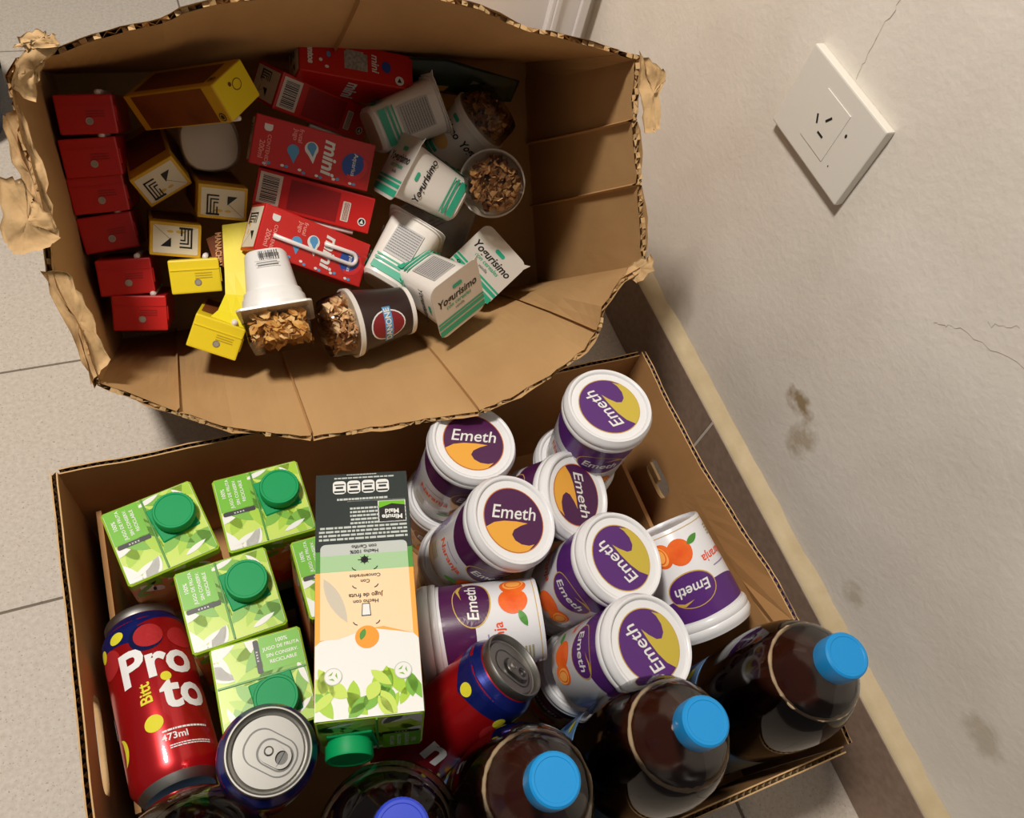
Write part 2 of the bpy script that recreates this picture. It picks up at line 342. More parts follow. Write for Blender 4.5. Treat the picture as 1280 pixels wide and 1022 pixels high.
# return wall, door casing and white door at the far end
props(box('wall_back',.49,XW+.1,.862,.96,-.02,1.6,M_wall),kind='structure')
dr=props(box('door_1',.10,.50,.858,.898,.005,1.6,M_white,bev=.002),kind='structure')
box('panel_moulding',.16,.44,.852,.858,.35,.9,M_white,dr,bev=.003)
tr=props(box('trim_2',.494,.545,.848,.868,0,1.6,M_white,bev=.003),kind='structure')
box('casing_bead',.499,.506,.844,.848,0,1.6,M_white,tr,bev=.0015); box('casing_bead',.533,.545,.842,.848,0,1.6,M_white,tr,bev=.0015)
# socket plate
sk=thing('wall_socket','cream plastic power socket plate with three slots on the painted wall','socket',((1,0,0,0),(XW,.429,.456)))
pb=boxbm(-.0095,0,-.0585,.0585,-.0415,.0415,.0016,2);frombm('plate',pb,M_wp,sk)
mod=box('socket_insert',-.0102,-.009,-.019,.019,-.025,.025,M_wp,sk,bev=.0004)
M_slot=mat('slot_dark',(28,24,20),.8)
for cx,cz,a in((.011,-.001,-32),(-.001,.007,32),(-.0015,-.009,90)):
    fm=flat((-.0103,cx,cz),(0,math.cos(math.radians(a)),math.sin(math.radians(a))),(0,-math.sin(math.radians(a)),math.cos(math.radians(a))))
    f2=lambda u,v,h,fm=fm:fm(-u,v,-h)
    decal('slot',mod,[rect(-.0011,.0011,-.0042,.0042)],M_slot,lambda u,v,h,fm=fm:fm(u,v,0)+V((-h,0,0)),.0002)
decal('screw_hole',sk,[ell(-.026,.010,.0013,.0018)],M_slot,lambda u,v,h:V((-.0096-h,u,v)),.0002)
decal('screw_hole',sk,[ell(-.028,-.022,.0006,.0009)],M_slot,lambda u,v,h:V((-.0096-h,u,v)),.0002)
# ceiling lamp above the frame (its light is set at the top)
M_shade=mat('lamp_opal',(245,240,230),.6)
lp=thing('ceiling_lamp','round white ceiling lamp overhead, out of view','lamp',((1,0,0,0),(-.42,.5,2.07)))
lp.rotation_mode='XYZ'; lp.rotation_euler=(0,-.12,0)
lat('lamp_base',[(.001,.06),(.18,.06),(.18,.0),(.17,0),(.17,.03),(.001,.03)],M_shade,lp,32)
# blue grey bin at the left edge
bn=thing('storage_bin','blue grey plastic bin at the left edge of the floor','bin',((.96,0,0,.28),(-.292,1.075,0)))
lat('bin_body',[(.001,.0),(.085,0),(.105,.13),(.11,.13),(.11,.136),(.1,.136),(.082,.006),(.001,.006)],mat('bin_plastic',(96,104,122),.4),bn,32,sq=2)
lat('bin_band',[(.0995,.06),(.1035,.06),(.1075,.1),(.1035,.1)],mat('bin_dark',(44,46,50),.5),bn,32,sq=2)
# ---------------- corrugated cardboard
def cardmat(name,rgb,rgb2,ax):
    m=mat(name,rgb,.78,spec=.2); n=m.node_tree.nodes;l=m.node_tree.links;b=n['Principled BSDF']
    tc=n.new('ShaderNodeTexCoord');mp=n.new('ShaderNodeMapping');l.new(tc.outputs['Object'],mp.inputs[0]);mp.inputs['Scale'].default_value=ax
    t=n.new('ShaderNodeTexNoise');t.inputs['Scale'].default_value=14;t.inputs['Detail'].default_value=7;l.new(mp.outputs[0],t.inputs['Vector'])
    r=n.new('ShaderNodeValToRGB');r.color_ramp.elements[0].position=.3;r.color_ramp.elements[0].color=(*lin(rgb2),1);r.color_ramp.elements[1].position=.7;r.color_ramp.elements[1].color=(*lin(rgb),1);l.new(t.outputs['Fac'],r.inputs[0]);l.new(r.outputs[0],b.inputs['Base Color'])
    t2=n.new('ShaderNodeTexNoise');t2.inputs['Scale'].default_value=60;t2.inputs['Detail'].default_value=4;l.new(mp.outputs[0],t2.inputs['Vector'])
    bm=n.new('ShaderNodeBump');bm.inputs['Strength'].default_value=.25;bm.inputs['Distance'].default_value=.002;l.new(t2.outputs['Fac'],bm.inputs['Height']);l.new(bm.outputs[0],b.inputs['Normal'])
    return m
M_card=cardmat('cardboard_inner',(196,160,112),(184,147,100),(1.6,1.6,.35))
M_cardo=cardmat('cardboard_outer',(190,152,104),(176,138,92),(1,1,.5))
M_torn=cardmat('cardboard_torn',(202,168,122),(184,148,102),(3,3,3))
M_flute=cardmat('cardboard_flute',(200,166,118),(180,146,100),(2,2,2))
M_tray=cardmat('tray_inner',(188,142,92),(172,127,80),(1,1,.6))
M_trayo=cardmat('tray_print',(66,52,96),(52,42,80),(2,2,2))
M_edge=cardmat('cut_edge',(206,170,122),(190,154,106),(4,4,4))
# big torn box, tilted towards the viewer and resting on the crate's back rim
BQ=Matrix([[BOXX[i],BOXV[i],-BOXA[i]] for i in range(3)]).to_quaternion()
BB=thing('cardboard_box','large torn brown cardboard box tilted forward, full of small cartons and yogurts','box',(BQ,BOXN))
BM=Matrix.Translation(BOXN)@BQ.to_matrix().to_4x4()
DB=.36
BOT={'fl':(-.228,.338),'fr':(.318,.318),'nr':(.318,.030),'nl':(-.226,.028)}
def loft(rim,b0,b1,dr,rg):
    """rim points (x,v); returns function (i,s)->(x,v,depth)"""
    n=len(rim);L=[0]
    for a,b in zip(rim,rim[1:]): L.append(L[-1]+math.dist(a,b))
    T=[x/L[-1] for x in L]
    def f(i,s,off=0,d0=None):
        t=T[i];ch=(rim[0][0]*(1-t)+rim[-1][0]*t,rim[0][1]*(1-t)+rim[-1][1]*t);bo=(b0[0]*(1-t)+b1[0]*t,b0[1]*(1-t)+b1[1]*t)
        k=(1-s)**1.4
        x=ch[0]*(1-s)+bo[0]*s+(rim[i][0]-ch[0])*k; y=ch[1]*(1-s)+bo[1]*s+(rim[i][1]-ch[1])*k
        a=rim[max(i-1,0)];b=rim[min(i+1,n-1)];nx,ny=(b[1]-a[1]),-(b[0]-a[0]);q=math.hypot(nx,ny)
        return V((x-nx/q*off,y-ny/q*off,-((d0 if d0 is not None else 0)*(1-s)+DB*s)))
    return f
def dens(p,step):
    o=[]
    for a,b in zip(p,p[1:]):
        k=max(1,int(math.dist(a,b)/step))
        for i in range(k): o.append((a[0]+(b[0]-a[0])*i/k,a[1]+(b[1]-a[1])*i/k))
    o.append(p[-1]); return o
TH=.0041
def boxwall(raw,b0,b1,seed,rag=.003,torn=0,cr=()):
    rg=random.Random(seed);rim=[];CRS=set()
    for a,b in zip(raw,raw[1:]):
        for p in dens([a,b],.008)[:-1]: rim.append(p)
    rim.append(raw[-1])
    for c in cr:
        p=raw[c];k=rim.index(p)
        def mv(q,d): L_=math.dist(p,q);return(p[0]+(q[0]-p[0])*d/L_,p[1]+(q[1]-p[1])*d/L_)
        a,b=mv(rim[k-1],.0013),mv(rim[k+1],.0013);rim[k:k+1]=[a,p,b]
    CRS={rim.index(raw[c]) for c in cr}
    f=loft(rim,b0,b1,0,rg);n=len(rim);lv=[0,.03,.07,.14,.3,.55,.8,1]
    di=[rg.uniform(-rag,rag)+rag*1.2*math.sin(i*.7+seed) for i in range(n)];do=[rg.uniform(-rag,rag)+torn for i in range(n)]
    vs=[];fs=[];mi=[]
    for off,dd in((0,di),(-TH,do)):
        base=len(vs)
        for s in lv:
            for i in range(n): vs.append(f(i,s,off-(.0045 if i in CRS else 0),dd[i]))
        for j in range(len(lv)-1):
            for i in range(n-1):
                a=base+j*n+i; q=(a,a+1,a+n+1,a+n)
                fs.append(q if off==0 else q[::-1]); mi.append(0 if off==0 else 1)
    m=len(lv)*n
    for i in range(n-1):
        a=(len(lv)-1)*n+i; fs.append((a,a+1,a+1+m,a+m)); mi.append(1)
    p=mk('side_panel',vs,fs,[M_card,M_cardo],BB,False,mi)
    # flutes between the liners, crushed and torn in places
    vs=[];fs=[]
    fine=dens(raw,.0046);g=loft(fine,b0,b1,0,rg)
    for i in range(len(fine)):
        off=-.0006 if i%2 else -TH+.0006;r0=rg.uniform(-.001,.005)
        for s in (0,.045): vs.append(g(i,s,off,r0))
        if i: fs.append((2*i-2,2*i,2*i+1,2*i-1))
    B=len(vs);k=0
    for i in range(0,len(fine)-1):
        if rg.random()<.78:
            r0=rg.uniform(-.0005,.006);b=len(vs)
            vs+=[g(i,0,-.0003,r0),g(i+1,0,-.0003,r0+rg.uniform(-.002,.002)),g(i+1,0,-TH+.0003,r0),g(i,0,-TH+.0003,r0+rg.uniform(-.002,.002))];fs.append((b,b+1,b+2,b+3))
    mk('corrugation',vs,fs,M_flute,p)
    return p
R_=[tuple(p) for p in RIM]
boxwall(R_[0:16],BOT['fl'],BOT['fr'],1,.0026,0,(8,))
boxwall(R_[15:23],BOT['fr'],BOT['nr'],2,.0032,.004,(3,5))
boxwall(R_[22:39],BOT['nr'],BOT['nl'],3,.0022,0,(3,7,11,14))
boxwall(R_[38:]+R_[:1],BOT['nl'],BOT['fl'],4,.0042,-.004)
bp=[BOT[k] for k in('fl','fr','nr','nl')]
mk('base_panel',[(x,y,-DB) for x,y in bp]+[(x,y,-DB-TH) for x,y in bp],[(3,2,1,0),(4,5,6,7),(0,1,5,4),(1,2,6,5),(2,3,7,6),(3,0,4,7)],M_card,BB)
from mathutils import noise
def patch(name,poly,seed,amp=.004,parent=BB):
    """peeled liner paper: curled sheet with folds and thickness"""
    rg=random.Random(seed);P=[V((x,y,-d)) for x,y,d in poly];c=sum(P,V())/len(P);n=len(P);vs=[];fs=[];D=[]
    for i in range(n):
        a=P[i];b=P[(i+1)%n]
        for k in range(5): D.append(a+(b-a)*(k/5)+V((rg.uniform(-1,1)*.0019,rg.uniform(-1,1)*.0019,0)))
    N=len(D);Q=(1,.85,.68,.5,.3,.12)
    def dz(p): return amp*(noise.noise(p*80+V((seed,0,0)))*1.1+abs(noise.noise(p*230+V((0,seed,0))))*1.1-.3)
    for side in(0,1):
        for q in Q:
            for p in D: w=c+(p-c)*q;vs.append(w+V((0,0,dz(w)-side*.0009)))
        vs.append(c+V((0,0,dz(c)-side*.0009)))
    K=len(Q);T=K*N+1
    for s in(0,T):
        for j in range(K-1):
            for i in range(N):
                q=(s+j*N+i,s+j*N+(i+1)%N,s+(j+1)*N+(i+1)%N,s+(j+1)*N+i); fs.append(q if s==0 else q[::-1])
        for i in range(N):
            q=(s+(K-1)*N+i,s+(K-1)*N+(i+1)%N,s+K*N); fs.append(q if s==0 else q[::-1])
    for i in range(N): fs.append((i,(i+1)%N,(i+1)%N+T,i+T))
    return mk(name,vs,fs,M_torn,parent,True)
patch('torn_flap',TEAR1,1);patch('torn_flap',TEAR2,2);patch('torn_flap',TEAR3,3,.003)
patch('torn_flap',[(-.172,.30,-.006),(-.158,.325,-.006),(-.135,.327,-.004),(-.15,.312,.006),(-.163,.29,.008)],5,.005)
patch('torn_flap',[(-.183,.28,-.004),(-.172,.285,.004),(-.168,.24,.006),(-.170,.2,.006),(-.181,.19,-.004),(-.184,.24,-.004)],6,.004)
patch('torn_flap',[(-.186,.17,-.004),(-.170,.165,.006),(-.163,.13,.008),(-.157,.09,.008),(-.172,.075,-.004),(-.178,.12,-.004)],7,.004)
patch('torn_flap',[(.306,.118,.002),(.322,.122,-.004),(.323,.107,-.005),(.306,.098,-.002),(.298,.106,.004)],10,.002)
# ---------------- open crate in front
TR=thing('cardboard_crate','open cardboard crate with hand holes holding cartons, cans, tubs and bottles','box',((1,0,0,0),(0,0,0)))
X0,X1,Y0,Y1,ZR=-.134,.440,-.041,.382,.200
def traywall(fn,L,nrm,seed,hole=None,top=lambda s:ZR):
    rg=random.Random(seed);N_=V(nrm);vs=[];fs=[];mi=[]
    if hole:
        cs,cz,rs,rz=hole;hl=[];ol=[];n=56
        for i in range(n):
            a=2*PI*i/n;c,s_=math.cos(a),math.sin(a)
            p=4;k=1/((abs(c)**p+abs(s_)**p)**(1/p));hl.append((cs+rs*k*c+rg.uniform(-1,1)*.0004,cz+rz*k*s_))
            dx=c*rs*3;dz=s_*rz*3
            ts=[]
            if dx>1e-9:ts.append((L-cs)/dx)
            if dx<-1e-9:ts.append((0-cs)/dx)
            if dz>1e-9:ts.append((ZR-cz)/dz)
            if dz<-1e-9:ts.append((0-cz)/dz)
            t=min(ts);ol.append([cs+dx*t,cz+dz*t])
        for cx,cy in((0,0),(L,0),(L,ZR),(0,ZR)):
            j=min(range(n),key=lambda i:math.dist(ol[i],(cx,cy)));ol[j]=[cx,cy]
        rings=[0,.15,.5,1];m=len(rings)*n
        for side in(0,1):
            for q in rings:
                for i in range(n):
                    s_=hl[i][0]*(1-q)+ol[i][0]*q;z=hl[i][1]*(1-q)+ol[i][1]*q
                    if z>ZR-1e-4: z=top(s_)
                    vs.append(fn(s_,z)+N_*(.005*side))
            for j in range(len(rings)-1):
                for i in range(n):
                    a=side*m+j*n+i;b=side*m+j*n+(i+1)%n;q=(a,b,b+n,a+n);fs.append(q if side else q[::-1]);mi.append(side)
        for i in range(n): fs.append((i,(i+1)%n,(i+1)%n+m,i+m));mi.append(2)
    else:
        n=40;zl=[0,.06,.13,1]
        for side in(0,1):
            for zz in(0,.07,.14,1):
                for i in range(n+1):
                    s_=L*i/n;z=top(s_) if zz==1 else zz;vs.append(fn(s_,z)+N_*(.005*side))
            m=4*(n+1)
            for j in range(3):
                for i in range(n):
                    a=side*m+j*(n+1)+i;q=(a,a+1,a+n+2,a+n+1);fs.append(q if side else q[::-1]);mi.append(side)
    p=mk('side_panel',vs,fs,[M_tray,M_trayo,M_edge],TR,False,mi)
    vs=[];fs=[];k=int(L/.0034)
    for i in range(k+1):
        s_=L*i/k;o=.0044 if i%2 else .0006
        vs.append(fn(s_,top(s_)-.0006)+N_*o);vs.append(fn(s_,top(s_)-.014)+N_*o)
        if i: fs.append((2*i-2,2*i,2*i+1,2*i-1))
    mk('corrugation',vs,fs,M_flute,p)
    # the liners' own paper thickness along the rim
    vs=[];fs=[];k=60
    for o0 in(0,.0044):
        b=len(vs)
        for i in range(k+1):
            s_=L*i/k;z=top(s_)+rg.uniform(-.0003,.0006)
            vs+= [fn(s_,z)+N_*(o0-.0003),fn(s_,z)+N_*(o0+.0009)]
            if i:a=b+2*i;fs.append((a-2,a-1,a+1,a))
    mk('liner_edge',vs,fs,M_edge,p)
    return p
wv=lambda a,b:(lambda s:ZR+.0012*math.sin(s*31+a)+.0008*math.sin(s*77+b))
bulge=lambda y,z:.017*math.exp(-((y-.075)/.10)**2)*max(0,z/ZR)**1.5
traywall(lambda s,z:V((X0,Y1-s,z)),Y1-Y0,(-1,0,0),1,(Y1-.162,.150,.038,.014),wv(0,1))
traywall(lambda s,z:V((X1+bulge(Y0+s,z),Y0+s,z)),Y1-Y0,(1,0,0),2,(.268-Y0,.114,.022,.015),wv(1,2))
traywall(lambda s,z:V((X1-s,Y1,z)),X1-X0,(0,1,0),3,None,lambda s:wv(2,3)(s)-.006)
traywall(lambda s,z:V((X0+s,Y0,z)),X1-X0,(0,-1,0),4,None,wv(3,4))
box('base_panel',X0,X1,Y0,Y1,.0005,.005,M_tray,TR)
box('inner_flap',X0+.012,X0+.0165,Y0+.15,Y1-.004,.005,.118,M_tray,TR)
box('inner_flap',X1-.024,X1-.0195,.12,Y1-.004,.005,.095,M_tray,TR)
box('hand_hole_flap',X1+.001,X1+.004,.266,.291,.103,.113,M_edge,TR)
# ---------------- one litre juice cartons
M_paper=mat('carton_white',(222,222,212),.35,coat=.2)
M_lime=mat('print_lime',(158,196,46),.35);M_leaf1=mat('print_leaf',(112,170,44),.35);M_leaf2=mat('print_pale_leaf',(186,210,84),.35)
M_leaf3=mat('print_dark_leaf',(74,140,52),.35);M_txtgreen=mat('print_text_green',(104,176,30),.35)
M_char=mat('print_charcoal',(38,46,44),.35);M_black=mat('print_black',(24,24,24),.4);M_sage=mat('print_sage',(158,194,146),.35);M_greyp=mat('print_grey',(184,190,184),.35)
M_peach=mat('print_peach',(240,206,164),.35);M_orangep=mat('print_orange_edge',(232,164,66),.35);M_juice=mat('print_juice',(186,104,52),.35,noise=1,rgb2=(222,168,110),scale=30)
M_wprint=mat('print_white',(222,222,217),.4);M_cap=mat('green_cap',(0,146,82),.5,spec=.25);M_silver=mat('foil_silver',(190,188,182),.3,metal=.8)
CW,CD,CH=.074,.070,.2
def carton_proto():
    t=thing('juice_carton','x','carton')
    zs=[0,.0015,.07,.093,.150,.189,.1985,.2];ins=[.0015,0,0,0,0,0,0,.0015];vs=[];fs=[];mi=[]
    c=.0022
    for z,i in zip(zs,ins):
        x=CW/2-i;y=CD/2-i
        vs+=[(x,y-c,z),(x-c,y,z),(-x+c,y,z),(-x,y-c,z),(-x,-y+c,z),(-x+c,-y,z),(x-c,-y,z),(x,-y+c,z)]
    mt=[1,1,2,3,3,4,4]
    for j in range(len(zs)-1):
        for k in range(8): fs.append((j*8+k,j*8+(k+1)%8,(j+1)*8+(k+1)%8,(j+1)*8+k));mi.append(mt[j])
    fs.append(tuple(range(7,-1,-1)));mi.append(0);fs.append(tuple((len(zs)-1)*8+k for k in range(8)));mi.append(0)
    b=mk('body',vs,fs,[M_paper,M_char,M_sage,M_juice,M_lime],t,False,mi)
    fm=flat((0,0,CH),(1,0,0),(0,1,0));rg=random.Random(11);X,Y=CW/2-.0018,CD/2-.0018
    sets={0:[],1:[],2:[],3:[],4:[]}
    for i in range(40):
        p=clip(leaf(rg.uniform(-X,X),rg.uniform(-Y,Y),rg.uniform(.022,.042),rg.uniform(.008,.015),rg.choice([35,60,-30,-60,120,15])+rg.uniform(-15,15)),-X,X,-Y,Y)
        if len(p)>2: sets[i%4 if i%4 else rg.choice([0,1])].append(p)
    decal('leaf_print',t,[rect(-X,X,-Y,Y)],M_leaf2,fm,.0001)
    decal('leaf_print',t,sets[1],M_lime,fm,.00018);decal('leaf_print',t,sets[0],M_wprint,fm,.00026);decal('leaf_print',t,sets[2],M_leaf1,fm,.00034)
    decal('leaf_print',t,[leaf(a,b_,.02,.005,d) for a,b_,d in((-.022,-.026,25),(.02,-.026,20),(.0,.03,15),(.026,.024,-55))],M_wprint,fm,.00042)
    decal('text_panel',t,[rect(-X,-.008,.002,.0332)],M_txtgreen,fm,.0005)
    text('lettering',t,[('100%',-.030,.019,.0045,90),('JUGO DE FRUTA',-.025,.018,.0038,90),('SIN CONSERV.',-.0195,.018,.0038,90),('RECICLABLE',-.0145,.018,.0038,90)],M_wprint,fm,.0006)
    decal('date_bar',t,[rrect(-.034,-.0075,-.0025,.0015,.0012)],M_black,fm,.0006);text('bar_lettering',t,[('x x x x',-.021,-.0006,.003)],M_wprint,fm,.0007)
    box('seam_fold',-.0052,-.0036,-Y,Y,CH,CH+.0012,M_leaf3,t,bev=.0003,seg=1)
    # side leaf prints near the top edge
    for f_ in(flat((0,-CD/2,0),(1,0,0),(0,0,1)),flat((CW/2,0,0),(0,1,0),(0,0,1)),flat((0,CD/2,0),(-1,0,0),(0,0,1)),flat((-CW/2,0,0),(0,-1,0),(0,0,1))):
        a=[];b2=[]
        for i in range(14):
            p=clip(leaf(rg.uniform(-.033,.033),rg.uniform(.17,.196),rg.uniform(.015,.028),rg.uniform(.006,.01),rg.choice([40,70,-35,-65,110])),-.034,.034,.162,.198)
            if len(p)>2:(a if i%2 else b2).append(p)
        decal('side_leaves',t,a,M_leaf1,f_,.0003);decal('side_leaves',t,b2,M_wprint,f_,.0002)
        decals('fruit_print',t,[ell(-.012,.118,.016),ell(.014,.105,.013)],mat('print_fruit',(206,86,40),.35),f_,.0003)
    cp=bpy.data.objects.new('screw_cap',None);link(cp,t);cp.location=(.0155,.007,CH);cp.rotation_euler=(0,0,.12)
    bmb=boxbm(-.0185,.0135,-.0165,.0165,0,.0018,.0008,1);frombm('cap_base',bmb,M_cap,cp)
    prof=[(.001,.0018),(.0152,.0018),(.0152,.004),(.0168,.0044),(.0168,.0128),(.0160,.0140),(.0145,.0140),(.0140,.0134),(.001,.0134)]
    vs,fs=lathe(prof,72)
    vs=[(x*(1-.018*(i%2)),y*(1-.018*(i%2)),z) if .0043<z<.0129 else (x,y,z) for i,(x,y,z) in ((k%72,v) for k,v in enumerate(vs))]
    o=mk('cap_lid',vs,fs,M_cap,cp,True);sharp(o.data,30)
    return t
pc=carton_proto()
G='green leafy juice cartons standing in the crate'
for k,lb in(('T1','green leafy juice carton in the crate\'s back left corner, round green cap'),('T2','green leafy juice carton at the back, just left of the lying carton'),
            ('T3','green leafy juice carton in the middle, right above the turned one'),('T4','green leafy juice carton turned sideways, behind the standing can'),('T5','green leafy juice carton mostly hidden under the lying carton')):
    inst(pc,PL[k],lb,'carton',G)
q,loc_=PL['MM'];mm=copytree(pc);setpl(mm,((Quaternion(q)@Quaternion((0,0,0,1))),loc_))
props(mm,'juice carton lying flat with charcoal and peach back panel, cap towards viewer','carton')
def mm_print():
    fm=flat((0,-CD/2,0),(1,0,0),(0,0,1));rg=random.Random(5)
    D=lambda n,p,m,h:decal(n,mm,p,m,fm,h)
    D('panel',[rect(-.0365,.0365,.001,.072)],M_char,.0004)
    D('panel',[rect(-.0365,.0365,.072,.092)],M_leaf3,.0004);D('panel',[rrect(-.033,.033,.066,.092,.004)],M_greyp,.0005)
    D('panel',[rect(-.033,.033,.076,.092)],M_sage,.0006)
    D('panel',[rect(-.0365,.0365,.090,.147)],M_orangep,.0005)
    D('panel',[[(-.033,.090),(.033,.090),(.033,.143),(.02,.143),(0,.137),(-.012,.136),(-.033,.143)]],M_peach,.0007)
    D('panel',[[(-.0365,.1995),(-.0365,.147),(-.033,.143),(-.02,.140),(0,.136),(.02,.140),(.033,.144),(.0365,.147),(.0365,.1995)]],M_wprint,.0006)
    D('leaf_shadow',[leaf(.022,.113,.040,.011,115)],mat('print_greige',(196,186,168),.35),.0008)
    for i in range(3):
        s=[];
        for k in range(9):
            p=clip(leaf(rg.uniform(-.034,.034),rg.uniform(.172,.196),rg.uniform(.014,.024),rg.uniform(.007,.011),rg.choice([60,90,120,40,140,-50])),-.036,.036,.158,.199)
            if len(p)>2:s.append(p)
        D('leaf_print',s,(M_lime,M_leaf1,M_leaf2)[i],.0008+.0001*i)
    D('fruit',[ell(0,.143,.0085)],mat('print_apricot',(236,148,40),.35),.0009);D('fruit_leaf',[leaf(.003,.141,.009,.0045,70)],M_leaf3,.0011)
    D('glass_icon',[[(-.0035,.127),(.0035,.127),(.0028,.117),(-.0028,.117)]],M_black,.0009);D('glass_icon',[[(-.0029,.1263),(.0029,.1263),(.0023,.1177),(-.0023,.1177)]],M_wprint,.001)
    ar=[]
    for sx in(-1,1):
        for z0 in(.130,.101,.086): ar+=ring(sx*.006,z0,.004,.004,.0007,8,0,PI*(.1 if sx>0 else .55),PI*(.45 if sx>0 else .9))
    D('arrow',ar,M_black,.001)
    D('sun_icon',[ell(0,.081,.0028)]+[rect(-.005,.005,.0807,.0813),rect(-.0003,.0003,.077,.085)]+[[(a*.004,.081+b*.004),(a*.0046,.081+b*.0036),(-a*.004,.081-b*.004),(-a*.0046,.081-b*.0036)] for a,b in((.7,.7),(.7,-.7))],M_black,.001)
    text('lettering',mm,[('Hecho con',0,.1155,.0042),('Jugo de fruta',0,.1105,.0048),('Con',0,.099,.004),('Concentrados',0,.0945,.004),('Hecho 100%',0,.0738,.0042),('con Cariño',0,.0695,.0042)],M_black,fm,.0011)
    w_=[];rg=random.Random(8)
    for r in range(9): w_+=lines(-.034,.034 if r>4 else .010,.033+.0034*r,.0364+.0034*r,1,rg)
    for r in range(5): w_+=lines(-.010 if 0 else -.034,-.034+.044 if 0 else .012,.0275,.0285,1,rg)
    w_+=lines(-.02,.02,.024,.0275,1,rg)+lines(-.026,.022,.004,.0065,1,rg)+lines(-.012,.012,.0015,.003,1,rg)
    D('fine_print',[[(x*1,z) for x,z in p] for p in w_],M_greyp,.0006)
    nb=[];nt=[]
    for i in range(4):
        x=-.0165+.0115*i;nb.append(rrect(x-.0052,x+.0052,.008,.0205,.003));nt+= [rect(x-.004,x+.004,.011,.0122),rect(x-.003,x+.003,.0135,.0155),rect(x-.0042,x+.0042,.0175,.0192)]
    D('nutrition_badge',nb,M_wprint,.0006);D('badge_print',nt,M_char,.0007)
    D('logo',[rect(-.034,-.012,.029,.049)],M_wprint,.0006);D('logo',[rect(-.0333,-.0127,.0297,.0483)],M_black,.0008);D('logo_green',[[(-.0333,.0297),(-.0333,.034),(-.023,.0322),(-.0127,.036),(-.0127,.0297)]],M_txtgreen,.001)
    text('logo_lettering',mm,[('Minute',-.023,.0443,.0058,0,0,1,.03),('Maid',-.023,.0392,.0058,0,0,1,.03)],M_wprint,fm,.0011)
    for x in(-.024,.024):
        D('seal',ring(x,.170,.0062,.0062,.0006),M_greyp,.0013);D('seal',[ell(x,.170,.0056)],M_wprint,.0012)
        D('seal_mark',[[(x+.0035*math.cos(a),.170+.0035*math.sin(a)),(x+.0035*math.cos(a+1.4),.170+.0035*math.sin(a+1.4)),(x+.0015*math.cos(a+.9),.170+.0015*math.sin(a+.9))] for a in(0.5,2.6,4.7)],M_leaf1,.0014)
mm_print()
# ---------------- jam tubs
M_tub=mat('tub_white',(222,222,225),.28,coat=.3);M_lid=mat('lid_white',(226,226,227),.3,coat=.3)
M_pur=mat('print_purple',(84,38,112),.3);M_pur2=mat('print_plum',(74,26,72),.3);M_gold=mat('print_gold',(196,160,70),.3);M_olive=mat('print_olive',(194,172,64),.3);M_amber=mat('print_amber',(228,164,60),.3)
M_or=mat('print_orange',(236,112,40),.3,noise=1,rgb2=(226,88,28),scale=60);M_or2=mat('print_orange_slice',(248,170,84),.3);M_ortxt=mat('print_orange_text',(226,84,46),.3);M_lil=mat('print_lilac',(140,116,172),.35)
tr_=lambda z:.036+(.0405-.036)*min(max(z,0),.088)/.088
def lidparts(t,pur,yel,rim):
    l=bpy.data.objects.new('lid',None);link(l,t);l.location=(0,0,0)
    lat('lid_cap',[(.0385,.088),(.0424,.088),(.043,.0895),(.043,.0935),(.0422,.0945),(.043,.0955),(.043,.0995),(.0418,.1018),(.0402,.105),(.0385,.1052),(.0372,.1042),(.0364,.1024),(.001,.1024)],M_lid,l,64,auto=50)
    fm=flat((0,0,.1024),(1,0,0),(0,1,0))
    decal('lid_ring',l,[ell(0,0,.0300,n=48)],rim,fm,.00015);decal('lid_disc',l,[ell(0,0,.0291,n=48)],pur,fm,.0003)
    R=.0291;oa=[(R*math.cos(a),R*math.sin(a)) for a in[math.radians(196+i*(322-196)/18) for i in range(19)]]
    top=[(-.020,-.0035),(-.010,-.0015),(.002,-.0012),(.0135,-.0022)]
    lobe=[(.006,-.0050),(-.001,-.009),(-.0035,-.0135),(-.001,-.0185),(.005,-.0218),(.0125,-.0225),(.018,-.0210)]
    decal('lid_swoosh',l,[oa[:15]+lobe[::-1]+top[::-1]],yel,fm,.0004)
    text('lid_lettering',l,[('Emeth',.001,.0062,.0175,0,.25,1.0,.008)],M_wprint,fm,.0005)
    return l
